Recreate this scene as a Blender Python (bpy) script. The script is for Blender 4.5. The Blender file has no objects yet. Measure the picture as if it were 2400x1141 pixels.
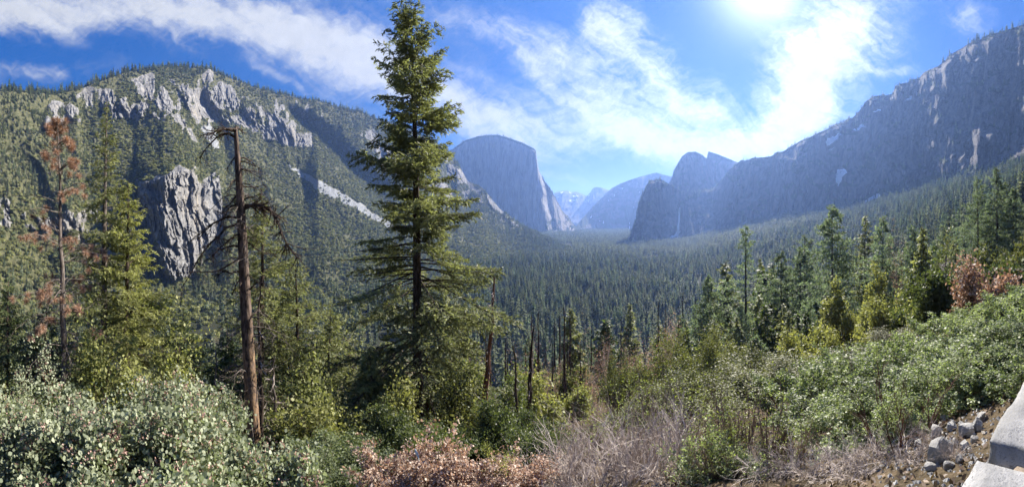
import bpy, math, random
import numpy as np
from math import radians as RAD

scene = bpy.context.scene
# ---------------------------------------------------------------- camera (a cylindrical panorama, as the photograph is)
F, HZ = 820.0, 510.0            # pixels per radian and horizon row of the 2400 x 1141 photograph
cd = bpy.data.cameras.new('camera'); cam = bpy.data.objects.new('camera', cd)
scene.collection.objects.link(cam); scene.camera = cam
cd.type = 'PANO'; cd.panorama_type = 'CENTRAL_CYLINDRICAL'
cd.central_cylindrical_range_u_min = -1200 / F; cd.central_cylindrical_range_u_max = 1200 / F
cd.central_cylindrical_range_v_min = -(1141 - HZ) / F; cd.central_cylindrical_range_v_max = HZ / F
cd.central_cylindrical_radius = 1.0
cam.location = (0, 0, 0); cam.rotation_euler = (RAD(90), 0, 0)
cd.clip_start = 0.05; cd.clip_end = 60000

# ---------------------------------------------------------------- light
SUN_AZ = 585 / F                 # to the right of straight ahead
SUN_EL = RAD(35)
sd = bpy.data.lights.new('sun', 'SUN'); sun = bpy.data.objects.new('sun', sd)
scene.collection.objects.link(sun)
sd.energy = 4.9; sd.angle = RAD(0.55); sd.color = (1.0, 0.93, 0.82)
sun.rotation_euler = (math.pi / 2 - SUN_EL, 0, math.pi - SUN_AZ)

scene.view_settings.view_transform = 'Standard'; scene.view_settings.look = 'None'
scene.view_settings.gamma = 1.0; scene.view_settings.exposure = 1.66
scene.view_settings.use_curve_mapping = False
scene.render.engine = 'CYCLES'
cy = scene.cycles
cy.max_bounces = 8; cy.diffuse_bounces = 4; cy.glossy_bounces = 1; cy.transmission_bounces = 4
cy.volume_bounces = 1; cy.transparent_max_bounces = 4
cy.caustics_reflective = False; cy.caustics_refractive = False
cy.use_denoising = True; cy.denoiser = 'OPENIMAGEDENOISE'
cy.denoising_input_passes = 'RGB_ALBEDO_NORMAL'; cy.denoising_prefilter = 'FAST'
cy.use_adaptive_sampling = True; cy.adaptive_threshold = 0.02
cy.sample_clamp_indirect = 6

# ---------------------------------------------------------------- node helpers
class N:
    """a value in a node tree that understands + - * /"""
    def __init__(s, t, sock): s.t = t; s.s = sock
    def _m(s, op, *a, clamp=False):
        n = s.t.nodes.new('ShaderNodeMath'); n.operation = op; n.use_clamp = clamp
        for i, v in enumerate((s,) + a):
            if isinstance(v, N): s.t.links.new(v.s, n.inputs[i])
            else: n.inputs[i].default_value = v
        return N(s.t, n.outputs[0])
    def __add__(s, o): return s._m('ADD', o)
    __radd__ = __add__
    def __sub__(s, o): return s._m('SUBTRACT', o)
    def __rsub__(s, o): return (s * -1.0) + o
    def __mul__(s, o): return s._m('MULTIPLY', o)
    __rmul__ = __mul__
    def __truediv__(s, o): return s._m('DIVIDE', o)
    def pw(s, o): return s._m('POWER', o)
    def mx(s, o): return s._m('MAXIMUM', o)
    def mn(s, o): return s._m('MINIMUM', o)
    def abs(s): return s._m('ABSOLUTE')
    def step(s, a, b):
        n = s.t.nodes.new('ShaderNodeMapRange'); n.interpolation_type = 'SMOOTHSTEP'
        s.t.links.new(s.s, n.inputs[0]); n.inputs[1].default_value = a; n.inputs[2].default_value = b
        n.inputs[3].default_value = 0; n.inputs[4].default_value = 1
        return N(s.t, n.outputs[0])
def vec(t, x, y, z):
    n = t.nodes.new('ShaderNodeCombineXYZ')
    for i, v in enumerate((x, y, z)):
        if isinstance(v, N): t.links.new(v.s, n.inputs[i])
        else: n.inputs[i].default_value = v
    return n.outputs[0]
def noise(t, v, scale, detail=4, rough=0.55, lac=2.0, dist=0.0):
    n = t.nodes.new('ShaderNodeTexNoise'); n.inputs['Scale'].default_value = scale
    n.inputs['Detail'].default_value = detail; n.inputs['Roughness'].default_value = rough
    n.inputs['Lacunarity'].default_value = lac; n.inputs['Distortion'].default_value = dist
    if v is not None: t.links.new(v, n.inputs['Vector'])
    return N(t, n.outputs['Fac'])
def mix(t, f, a, b):
    n = t.nodes.new('ShaderNodeMix'); n.data_type = 'RGBA'
    for i, v in ((0, f), (6, a), (7, b)):
        if isinstance(v, N): t.links.new(v.s, n.inputs[i])
        elif hasattr(v, 'is_linked'): t.links.new(v, n.inputs[i])
        elif i == 0: n.inputs[0].default_value = v
        else: n.inputs[i].default_value = (*v, 1) if len(v) == 3 else v
    return n.outputs[2]

# ---------------------------------------------------------------- sky
w = bpy.data.worlds.new('World'); scene.world = w; w.use_nodes = True
t = w.node_tree; t.nodes.clear()
sky = t.nodes.new('ShaderNodeTexSky'); sky.sky_type = 'NISHITA'; sky.sun_disc = False
sky.sun_elevation = SUN_EL; sky.sun_rotation = SUN_AZ
sky.altitude = 1800; sky.air_density = 1.0; sky.dust_density = 0.05; sky.ozone_density = 3.0
tc = t.nodes.new('ShaderNodeTexCoord'); sp = t.nodes.new('ShaderNodeSeparateXYZ')
t.links.new(tc.outputs['Generated'], sp.inputs[0])
X, Y, Z = (N(t, sp.outputs[i]) for i in range(3))
hor = (X * X + Y * Y)._m('SQRT')
az = X._m('ARCTAN2', Y)                                   # radians, clockwise from straight ahead
el = Z / hor.mx(0.02)                                     # tangent of the elevation
U = az * 8.2; V = el * 8.2                                # in hundreds of photograph pixels from (1200, 510)
n1 = noise(t, vec(t, U, V, 0.3), 0.55, 5, 0.6) - 0.5
n2 = noise(t, vec(t, U, V, 7.7), 0.55, 5, 0.6) - 0.5
Uw = U + n1 * 2.0; Vw = V + n2 * 1.2
def blob(px, py, rx, ry, ang, amp, soft=1.0):
    """a bank of cloud round a direction given in photograph pixels"""
    cx, cyy = (px - 1200) / 100, (HZ - py) / 100; rx /= 100; ry /= 100
    c, s_ = math.cos(RAD(ang)), math.sin(RAD(ang))
    dx = Uw - cx; dy = Vw - cyy
    a = (dx * c + dy * s_) / rx; b = (dy * c - dx * s_) / ry
    return (a * a + b * b)._m('MULTIPLY', -1.0)._m('EXPONENT') * amp
banks = [(120, 25, 330, 55, -3, 1.0), (520, 50, 330, 60, -14, 1.0), (820, 110, 270, 75, -22, 1.0), (1000, 215, 190, 55, -25, .62),
         (60, 172, 200, 22, 3, .62), (1190, 270, 170, 50, -22, .62), (1350, 220, 200, 50, -34, .62), (1500, 305, 220, 62, -16, .85),
         (1430, 50, 80, 75, -50, .85), (1530, 165, 130, 60, -42, .85), (1650, 265, 100, 45, -25, .7), (1570, 360, 180, 36, -8, .7),
         (1985, 40, 150, 110, 50, 1.15), (1890, 180, 115, 95, 60, 1.1), (1850, 290, 100, 70, 48, 1.0), (1740, 345, 90, 35, 10, .8),
         (2280, 30, 70, 40, -30, .55), (2060, 170, 100, 12, 10, .45), (1080, 60, 260, 35, -20, .42), (1330, 130, 200, 40, -28, .45),
         (1320, 425, 80, 14, -12, .45), (700, 200, 160, 16, -20, .42), (1240, 340, 130, 50, -15, .55),
         (2900, 60, 500, 120, 20, .9), (3500, 150, 500, 90, -10, .8), (-700, 100, 600, 90, 10, .9), (-200, 60, 300, 40, 4, .6)]
m = None
for b_ in banks:
    q = blob(*b_); m = q if m is None else m + q
# streaky fibres: stretched noise, turned with the bands
def fib(ang, sx, sy, z, sc, det=6):
    c, s_ = math.cos(RAD(ang)), math.sin(RAD(ang))
    return noise(t, vec(t, (Uw * c + Vw * s_) * sx, (Vw * c - Uw * s_) * sy, z), sc, det, 0.62)
f1 = fib(-30, 0.35, 1.9, 2.0, 1.5)
f2 = fib(28, 0.7, 2.8, 5.0, 2.2, 5)
f3 = noise(t, vec(t, U, V, 3.0), 2.6, 5, 0.6)
tex = f1 * 0.55 + f2 * 0.25 + f3 * 0.20
dens = (m * 0.9 + (tex - 0.5) * 3.0 * (m * 1.3 + 0.2).mn(1.0) - 0.02)
cov = dens.step(0.02, 1.3)
cov = cov * el.step(-0.02, 0.05)
sdir = (math.sin(SUN_AZ) * math.cos(SUN_EL), math.cos(SUN_AZ) * math.cos(SUN_EL), math.sin(SUN_EL))
cosg = X * sdir[0] + Y * sdir[1] + Z * sdir[2]
near_sun = cosg.step(0.6, 1.0)                            # cloud scatters the sun forwards
bright = near_sun * near_sun * 0.5 + 2.2
cc = t.nodes.new('ShaderNodeVectorMath'); cc.operation = 'SCALE'; cc.inputs[0].default_value = (0.96, 0.985, 1.0)
t.links.new((bright * ((f3 - 0.5) * 0.35 + 1.0)).s, cc.inputs['Scale'])
hsv = t.nodes.new('ShaderNodeHueSaturation'); hsv.inputs['Saturation'].default_value = 1.5; hsv.inputs['Hue'].default_value = 0.512; hsv.inputs['Value'].default_value = 1.0
t.links.new(sky.outputs[0], hsv.inputs['Color'])
bw = t.nodes.new('ShaderNodeRGBToBW'); t.links.new(hsv.outputs[0], bw.inputs[0])
sc_ = t.nodes.new('ShaderNodeVectorMath'); sc_.operation = 'SCALE'; t.links.new(hsv.outputs[0], sc_.inputs[0])
t.links.new(((N(t, bw.outputs[0]) * 2.5 + 1.0).pw(-1.0) * 1.24).s, sc_.inputs['Scale'])   # tone compression put into the sky colour: less glare round the sun than the model gives
col = mix(t, cov * 0.95, sc_.outputs[0], cc.outputs[0])
au = t.nodes.new('ShaderNodeVectorMath'); au.operation = 'SCALE'; au.inputs[0].default_value = (1.0, 0.985, 0.96)   # the sun's aureole in thin cloud, just above the frame
cg = cosg.mx(0.0); t.links.new((cg.pw(190.0) * 4.0 + cg.pw(40.0) * 0.25).s, au.inputs['Scale'])
ad = t.nodes.new('ShaderNodeVectorMath'); ad.operation = 'ADD'; t.links.new(col, ad.inputs[0]); t.links.new(au.outputs[0], ad.inputs[1]); col = ad.outputs[0]
bg = t.nodes.new('ShaderNodeBackground'); bg.inputs['Strength'].default_value = 0.12
t.links.new(col, bg.inputs['Color'])
wo = t.nodes.new('ShaderNodeOutputWorld'); t.links.new(bg.outputs[0], wo.inputs['Surface'])
w.cycles.sampling_method = 'MANUAL'; w.cycles.sample_map_resolution = 1024

# ---------------------------------------------------------------- helpers
rng = np.random.default_rng(7)
C = scene.collection
def pt(px, py, R):
    th = (np.asarray(px, float) - 1200) / F
    R = np.asarray(R, float)
    return np.stack(np.broadcast_arrays(R * np.sin(th), R * np.cos(th), R * (HZ - np.asarray(py, float)) / F), -1)
def _h(ix, iy, iz, seed):
    h = (ix * 374761393 + iy * 668265263 + iz * 2147483647 + seed * 974634777) & 0xFFFFFFFF
    h = ((h ^ (h >> 13)) * 1274126177) & 0xFFFFFFFF
    h = ((h ^ (h >> 16)) * 2246822519) & 0xFFFFFFFF
    return ((h ^ (h >> 15)) & 0xFFFF) / 32767.5 - 1.0
def vn(x, y, z=0.0, seed=0):
    x, y, z = np.broadcast_arrays(np.asarray(x, float), y, z)
    fx, fy, fz = np.floor(x), np.floor(y), np.floor(z)
    ix, iy, iz = fx.astype(np.int64), fy.astype(np.int64), fz.astype(np.int64)
    u, v, q = x - fx, y - fy, z - fz
    u = u * u * (3 - 2 * u); v = v * v * (3 - 2 * v); q = q * q * (3 - 2 * q)
    def L(a, b, k): return a + (b - a) * k
    r = []
    for dz in (0, 1):
        a = L(_h(ix, iy, iz + dz, seed), _h(ix + 1, iy, iz + dz, seed), u)
        b = L(_h(ix, iy + 1, iz + dz, seed), _h(ix + 1, iy + 1, iz + dz, seed), u)
        r.append(L(a, b, v))
    return L(r[0], r[1], q)
def fbm(x, y, z=0.0, oct=4, seed=0, gain=0.5):
    s = 0; a = 1; tot = 0
    for o in range(oct):
        s = s + a * vn(np.asarray(x) * 2 ** o, np.asarray(y) * 2 ** o, np.asarray(z) * 2 ** o, seed + o * 17); tot += a; a *= gain
    return s / tot
def ridged(x, y, z=0.0, oct=4, seed=0):
    s = 0; a = 1; tot = 0
    for o in range(oct):
        s = s + a * (1 - 2 * np.abs(vn(np.asarray(x) * 2 ** o, np.asarray(y) * 2 ** o, np.asarray(z) * 2 ** o, seed + o * 31))); tot += a; a *= 0.5
    return s / tot
def cells(x, y, seed=0):
    """a value per irregular cell: slabs with sharp edges"""
    ix, iy = np.floor(x).astype(np.int64), np.floor(y).astype(np.int64); best = np.full(x.shape, 1e9); val = np.zeros(x.shape)
    for dx in (-1, 0, 1):
        for dy in (-1, 0, 1):
            cx, cy_ = ix + dx, iy + dy
            px_ = cx + .5 + .45 * _h(cx, cy_, 0 * cx, seed); py_ = cy_ + .5 + .45 * _h(cx, cy_, 0 * cx + 1, seed)
            d = (px_ - x) ** 2 + (py_ - y) ** 2; k = d < best
            best = np.where(k, d, best); val = np.where(k, _h(cx, cy_, 0 * cx + 2, seed) + (x - px_) * _h(cx, cy_, 0 * cx + 3, seed) * .9, val)
    return val
def sstep(a, b, x):
    k = np.clip((x - a) / (b - a), 0, 1); return k * k * (3 - 2 * k)

def new_mesh(name, V, faces, mats=(), mi=None, attrs=None, smooth=False):
    """faces: list of (k, n) int arrays, one per polygon size"""
    me = bpy.data.meshes.new(name)
    V = np.asarray(V, np.float32)
    me.vertices.add(len(V)); me.vertices.foreach_set('co', V.ravel())
    faces = [f for f in faces if len(f)]
    lt = np.concatenate([np.full(len(f), f.shape[1], np.int32) for f in faces])
    li = np.concatenate([f.ravel() for f in faces]).astype(np.int32)
    me.loops.add(len(li)); me.loops.foreach_set('vertex_index', li)
    me.polygons.add(len(lt))
    me.polygons.foreach_set('loop_start', np.concatenate([[0], np.cumsum(lt)[:-1]]).astype(np.int32))
    me.polygons.foreach_set('loop_total', lt)
    for m_ in mats: me.materials.append(m_)
    if mi is not None: me.polygons.foreach_set('material_index', np.asarray(mi, np.int32))
    me.polygons.foreach_set('use_smooth', np.full(len(lt), smooth))
    for k, a in (attrs or {}).items():
        at = me.attributes.new(k, 'FLOAT', 'POINT'); at.data.foreach_set('value', np.asarray(a, np.float32))
    me.update(calc_edges=True)
    return me
def link(name, me, label=None, cat=None, group=None, kind=None, parent=None, loc=None, rz=0, scale=None):
    o = bpy.data.objects.new(name, me); C.objects.link(o)
    if loc is not None: o.location = loc
    if rz: o.rotation_euler = (0, 0, rz)
    if scale is not None: o.scale = scale if hasattr(scale, '__len__') else (scale,) * 3
    if parent is not None: o.parent = parent
    if label: o['label'] = label
    if cat: o['category'] = cat
    if group: o['group'] = group
    if kind: o['kind'] = kind
    return o

class MB:
    """collects geometry with a per-vertex tint and a per-face material"""
    def __init__(s): s.V = []; s.F = {}; s.T = []; s.n = 0
    def add(s, V, Fc, mi=0, tint=0.5):
        V = np.asarray(V, float).reshape(-1, 3)
        s.V.append(V); s.T.append(np.broadcast_to(np.asarray(tint, float), (len(V),)))
        Fc = np.asarray(Fc)
        s.F.setdefault((Fc.shape[1], mi), []).append(Fc + s.n); s.n += len(V)
    def tubes(s, Pn, r, k=5, mi=0, tint=0.5, cap=False):
        """Pn (B, n, 3), r (B, n)"""
        Pn = np.asarray(Pn, float); r = np.asarray(r, float); B, n, _ = Pn.shape
        T = np.gradient(Pn, axis=1); T /= np.linalg.norm(T, axis=2, keepdims=True) + 1e-9
        ref = np.where(np.abs(T[:, :1, 2:3]) > 0.9, np.array([1., 0, 0]), np.array([0, 0, 1.]))
        ref = np.broadcast_to(ref, T.shape)
        A = np.cross(T, ref); A /= np.linalg.norm(A, axis=2, keepdims=True) + 1e-9
        Bn = np.cross(T, A)
        an = np.arange(k) * 2 * np.pi / k
        V = Pn[:, :, None] + r[:, :, None, None] * (A[:, :, None] * np.cos(an)[:, None] + Bn[:, :, None] * np.sin(an)[:, None])
        base = (np.arange(B) * n * k)[:, None, None] + (np.arange(n - 1) * k)[None, :, None]
        j = np.arange(k)[None, None]; j2 = (j + 1) % k
        Fq = np.stack([base + j, base + j2, base + k + j2, base + k + j], -1).reshape(-1, 4)
        tt = tint if np.isscalar(tint) else np.repeat(np.asarray(tint), n * k)
        s.add(V, Fq, mi, tt)
    def cards(s, Cn, D, Nn, L, W, mi=0, tint=0.5, shape='diamond'):
        """flat leaf pieces centred at Cn, long along D, facing Nn"""
        D = D / (np.linalg.norm(D, axis=1, keepdims=True) + 1e-9)
        S = np.cross(D, Nn); S /= np.linalg.norm(S, axis=1, keepdims=True) + 1e-9
        L = np.broadcast_to(L, (len(Cn),))[:, None] / 2; W = np.broadcast_to(W, (len(Cn),))[:, None] / 2
        if shape == 'diamond':
            V = np.stack([Cn - D * L, Cn + S * W - D * L * .1, Cn + D * L, Cn - S * W - D * L * .1], 1); k = 4
        elif shape == 'quad':
            V = np.stack([Cn - D * L - S * W, Cn - D * L + S * W, Cn + D * L + S * W * .7, Cn + D * L - S * W * .7], 1); k = 4
        elif shape == 'oval':
            V = np.stack([Cn - D * L, Cn - D * L * .45 + S * W * .85, Cn + D * L * .35 + S * W, Cn + D * L, Cn + D * L * .35 - S * W, Cn - D * L * .45 - S * W * .85], 1); k = 6
        Fc = np.arange(len(Cn) * k).reshape(-1, k)
        s.add(V.reshape(-1, 3), Fc, mi, np.repeat(np.broadcast_to(tint, (len(Cn),)), k))
    def mesh(s, name, mats, smooth=False):
        V = np.concatenate(s.V); fs = []; mi = []
        for (k, m_), l in s.F.items():
            f = np.concatenate(l); fs.append(f); mi.append(np.full(len(f), m_))
        return new_mesh(name, V, fs, mats, np.concatenate(mi), {'tint': np.concatenate(s.T)}, smooth)
def unit(n, r=None):
    v = (r or rng).normal(size=(n, 3)); return v / np.linalg.norm(v, axis=1, keepdims=True)

# ---------------------------------------------------------------- materials
def mat(name):
    m_ = bpy.data.materials.new(name); m_.use_nodes = True; m_.node_tree.nodes.clear()
    o = m_.node_tree.nodes.new('ShaderNodeOutputMaterial')
    return m_, m_.node_tree, o
def leaf_mat(name, dark, light, trans=0.35, tcol=None, rough=0.55, rnd=0.25, spec=0.3):
    m_, t, o = mat(name)
    at = t.nodes.new('ShaderNodeAttribute'); at.attribute_name = 'tint'
    oi = t.nodes.new('ShaderNodeObjectInfo')
    f = (N(t, at.outputs['Fac']) + (N(t, oi.outputs['Random']) - 0.5) * (2 * rnd))._m('ADD', 0.0, clamp=True)
    c = mix(t, f, dark, light)
    b = t.nodes.new('ShaderNodeBsdfPrincipled'); b.inputs['Roughness'].default_value = rough
    b.inputs['Specular IOR Level'].default_value = spec
    t.links.new(c, b.inputs['Base Color'])
    tr = t.nodes.new('ShaderNodeBsdfTranslucent')
    tcol = tcol or (1.25, 1.35, 0.6)
    mm = t.nodes.new('ShaderNodeVectorMath'); mm.operation = 'MULTIPLY'; mm.inputs[1].default_value = tcol
    t.links.new(c, mm.inputs[0]); t.links.new(mm.outputs[0], tr.inputs['Color'])
    ms = t.nodes.new('ShaderNodeMixShader'); ms.inputs[0].default_value = trans
    t.links.new(b.outputs[0], ms.inputs[1]); t.links.new(tr.outputs[0], ms.inputs[2]); t.links.new(ms.outputs[0], o.inputs['Surface'])
    return m_
def bark_mat(name, c1, c2, scale=6.0, stretch=0.25, bump=0.6, rough=0.9, c3=None, c3z=None, spot=0.0):
    m_, t, o = mat(name)
    tc = t.nodes.new('ShaderNodeTexCoord'); mp = t.nodes.new('ShaderNodeMapping'); mp.inputs['Scale'].default_value = (1, 1, stretch)
    t.links.new(tc.outputs['Object'], mp.inputs[0])
    n = noise(t, mp.outputs[0], scale, 5, 0.65); nb = noise(t, tc.outputs['Object'], scale * 0.3, 3)
    c = mix(t, n.step(0.35, 0.65), c1, c2)
    if c3 is not None:
        sx = t.nodes.new('ShaderNodeSeparateXYZ'); t.links.new(tc.outputs['Object'], sx.inputs[0])
        f = ((N(t, sx.outputs[2]) + (nb - 0.5) * c3z[2]).step(c3z[0], c3z[1]))
        c = mix(t, f * (n.step(0.38, 0.56)) * nb.step(0.35, 0.55) * 0.75, c, c3)
    b = t.nodes.new('ShaderNodeBsdfPrincipled'); b.inputs['Roughness'].default_value = rough; b.inputs['Specular IOR Level'].default_value = 0.2
    bp = t.nodes.new('ShaderNodeBump'); bp.inputs['Strength'].default_value = bump; bp.inputs['Distance'].default_value = 0.05
    t.links.new(n.s, bp.inputs['Height']); t.links.new(bp.outputs[0], b.inputs['Normal'])
    t.links.new(c, b.inputs['Base Color']); t.links.new(b.outputs[0], o.inputs['Surface'])
    return m_
M = {}
M['fir'] = leaf_mat('fir_needles', (0.038, 0.048, 0.022), (0.31, 0.33, 0.165), 0.45, (1.15, 1.2, 0.7), rnd=.08)
M['fir_light'] = leaf_mat('light_fir_needles', (0.055, 0.07, 0.028), (0.33, 0.345, 0.15), 0.45, (1.15, 1.2, 0.7), rnd=.08)
M['fir_yellow'] = leaf_mat('yellow_green_needles', (0.10, 0.11, 0.028), (0.44, 0.45, 0.18), 0.48, (1.1, 1.15, .6), rnd=.05)
M['fir_dark'] = leaf_mat('dark_needles', (0.022, 0.036, 0.016), (0.11, 0.14, 0.055), 0.4)
M['pine'] = leaf_mat('pine_needles', (0.03, 0.045, 0.025), (0.28, 0.33, 0.22), 0.42, (1.1, 1.25, 0.8), spec=0.2, rough=0.6)
M['forest'] = leaf_mat('forest_needles', (0.028, 0.040, 0.026), (0.34, 0.37, 0.24), 0.45, (1.1, 1.15, 0.85), rnd=0.4)
M['oak'] = leaf_mat('oak_leaves', (0.05, 0.058, 0.022), (0.34, 0.345, 0.125), 0.38, (1.1, 1.15, 0.7), rnd=0.35)
M['oak_grey'] = leaf_mat('grey_green_leaves', (0.05, 0.065, 0.03), (0.17, 0.20, 0.09), 0.35)
M['oak_olive'] = leaf_mat('olive_leaves', (0.06, 0.065, 0.028), (0.22, 0.225, 0.11), 0.35)
M['manz'] = leaf_mat('silvery_manzanita_leaves', (0.14, 0.165, 0.10), (0.40, 0.43, 0.29), 0.35, (1.0, 1.1, 0.65), 0.5)
M['manz_green'] = leaf_mat('green_manzanita_leaves', (0.075, 0.10, 0.045), (0.35, 0.385, 0.235), 0.45, (1.1, 1.25, 0.6), 0.5)
M['blossom'] = leaf_mat('pink_blossom', (0.35, 0.2, 0.17), (0.62, 0.42, 0.36), 0.3, (1, 0.8, 0.7))
M['dead_leaf'] = leaf_mat('dead_pink_brown_leaves', (0.21, 0.14, 0.095), (0.68, 0.56, 0.45), 0.35, (1.1, 0.85, 0.7))
M['rust_needle'] = leaf_mat('rust_needles', (0.19, 0.115, 0.08), (0.50, 0.34, 0.24), 0.35, (1.2, 0.9, 0.6))
M['broom'] = leaf_mat('broom_stems', (0.09, 0.12, 0.03), (0.26, 0.31, 0.10), 0.3)
M['bud'] = leaf_mat('spring_buds', (0.14, 0.17, 0.04), (0.32, 0.36, 0.10), 0.4)
M['bark'] = bark_mat('dark_furrowed_bark', (0.018, 0.013, 0.010), (0.085, 0.062, 0.048))
M['bark_grey'] = bark_mat('grey_bark', (0.05, 0.04, 0.034), (0.20, 0.17, 0.15))
M['snag'] = bark_mat('flaking_snag_bark', (0.03, 0.022, 0.018), (0.17, 0.125, 0.10), 7, 0.3, 1.0, c3=(0.34, 0.215, 0.115), c3z=(7.5, 4.5, 5.0))
M['bark_red'] = bark_mat('red_brown_bark', (0.05, 0.025, 0.016), (0.20, 0.10, 0.06), 4, 0.2, 0.8)
M['twig_pale'] = bark_mat('bleached_twigs', (0.24, 0.195, 0.165), (0.62, 0.54, 0.47), 3)
M['twig_brown'] = bark_mat('brown_twigs', (0.075, 0.052, 0.042), (0.27, 0.20, 0.16), 3)
M['twig_red'] = bark_mat('red_stems', (0.06, 0.03, 0.02), (0.17, 0.09, 0.065), 3)

def terrain_mat(name, soil1, soil2, rock1, rock2, rockstain, vs=0.02, hs=0.004, bump=6.0, talus=(0.36, 0.37, 0.37), tan=(0.34, 0.28, 0.19)):
    """vertex attributes rock / talus / snow pick the ground; vertical streaks, cracks and stains on the rock"""
    m_, t, o = mat(name)
    tc = t.nodes.new('ShaderNodeTexCoord')
    def at(k):
        a = t.nodes.new('ShaderNodeAttribute'); a.attribute_name = k; return N(t, a.outputs['Fac'])
    mp = t.nodes.new('ShaderNodeMapping'); mp.inputs['Scale'].default_value = (vs, vs, hs); t.links.new(tc.outputs['Object'], mp.inputs[0])
    st = noise(t, mp.outputs[0], 1.0, 7, 0.62, dist=0.6)
    mp2 = t.nodes.new('ShaderNodeMapping'); mp2.inputs['Scale'].default_value = (vs * 3, vs * 3, hs * 2); t.links.new(tc.outputs['Object'], mp2.inputs[0])
    st2 = noise(t, mp2.outputs[0], 1.0, 5, 0.6)
    big = noise(t, tc.outputs['Object'], 0.006, 4, 0.6)
    fine = noise(t, tc.outputs['Object'], 0.12, 6, 0.7)
    rk = mix(t, (st * 0.6 + fine * 0.4).step(0.36, 0.62), rock1, rock2)
    rk = mix(t, st2.step(0.57, 0.72) * 0.7, rk, rockstain)
    rk = mix(t, (big * 0.5 + st * 0.5).step(0.52, 0.66) * 0.55, rk, tan)
    so = mix(t, fine.step(0.35, 0.65), soil1, soil2)
    tl = mix(t, noise(t, tc.outputs['Object'], 0.35, 3, 0.8).step(0.35, 0.6), tuple(x * 0.45 for x in talus), talus)
    # ragged edges where one ground meets another
    r = (at('rock') + (fine - 0.5) * 0.9).step(0.42, 0.58)
    c = mix(t, r, so, rk)
    c = mix(t, (at('talus') + (fine - 0.5) * 0.7).step(0.42, 0.58), c, tl)
    c = mix(t, (at('snow') + (fine - 0.5) * 0.9).step(0.45, 0.6), c, (0.82, 0.84, 0.87))
    b = t.nodes.new('ShaderNodeBsdfPrincipled'); b.inputs['Roughness'].default_value = 0.95; b.inputs['Specular IOR Level'].default_value = 0.15
    bp = t.nodes.new('ShaderNodeBump'); bp.inputs['Strength'].default_value = 1.0; bp.inputs['Distance'].default_value = bump
    t.links.new((st * 0.5 + fine * 0.35 + st2 * 0.3).s, bp.inputs['Height']); t.links.new(bp.outputs[0], b.inputs['Normal'])
    t.links.new(c, b.inputs['Base Color']); t.links.new(b.outputs[0], o.inputs['Surface'])
    return m_
# ================================================================ TERRAIN
# ---- the ground: one sheet from the overlook down the slope, over the valley floor and out to the horizon
GR = np.array([.3, 2, 5, 8, 20, 50, 100, 200, 300, 450, 700, 1100, 1800, 2700, 4500, 14500.])
GX = np.array([-1376, -700, 0, 400, 800, 1200, 1600, 2000, 2200, 2400, 3000, 3776.])
_up = [-1.6, -1.6, -1.6, -1.5, 0, 15, 40, 90, 140, 200, 250, 300, 300, 300, 300, 300]
_le = [-1.6, -2.0, -3.9, -5.8, -13.8, -30, -58, -115, -165, -180, -180, -180, -180, -180, -180, -180]
GZ = np.array([_up,
    [-1.6, -1.8, -2.6, -3.5, -7, -14, -25, -50, -60, -60, -60, -60, -60, -60, -60, -60],
    _le, _le, _le,
    [-1.6, -2.0, -3.9, -5.8, -13.6, -29.5, -57, -110, -158, -180, -180, -180, -180, -180, -180, -180],
    [-1.6, -2.0, -3.6, -5.0, -11, -24, -45, -90, -135, -172, -180, -180, -180, -180, -180, -180],
    [-1.6, -1.9, -3.2, -4.4, -8.9, -18.8, -34, -60, -84, -98, -92, -50, 60, 200, 300, 300],
    [-1.6, -1.8, -2.7, -3.6, -6.4, -14.5, -26, -40, -44, -38, -8, 62, 200, 300, 300, 300],
    [-1.6, -1.7, -2.2, -2.7, -4.3, -8.6, -12.5, -12, -4, 15, 68, 165, 300, 300, 300, 300],
    [-1.6, -1.6, -1.5, -1.4, -1, 5, 15, 45, 80, 120, 200, 300, 300, 300, 300, 300],
    _up], float)
def gz(x, y):
    R = np.maximum(np.hypot(x, y), .31); px = 1200 + F * np.arctan2(x, y)
    lr = np.log(R); LR = np.log(GR)
    j = np.clip(np.searchsorted(LR, lr) - 1, 0, len(LR) - 2); a = (lr - LR[j]) / (LR[j + 1] - LR[j]); a = np.clip(a, 0, 1)
    # interpolate in R itself so slopes stay straight
    a = np.clip((R - GR[j]) / (GR[j + 1] - GR[j]), 0, 1)
    i = np.clip(np.searchsorted(GX, px) - 1, 0, len(GX) - 2); b = np.clip((px - GX[i]) / (GX[i + 1] - GX[i]), 0, 1)
    z = (GZ[i, j] * (1 - a) + GZ[i, j + 1] * a) * (1 - b) + (GZ[i + 1, j] * (1 - a) + GZ[i + 1, j + 1] * a) * b
    amp = np.clip(R * 0.012, 0, 4.0)
    k = 1 / np.clip(R * 0.12, 1.2, 60)
    return z + amp * (vn(x * k * 0 + x / 37., y / 37., 0, 3) * 0.7 + vn(x / 9., y / 9., 0, 5) * 0.3) * np.where(z < -170, 0.3, 1)

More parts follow.
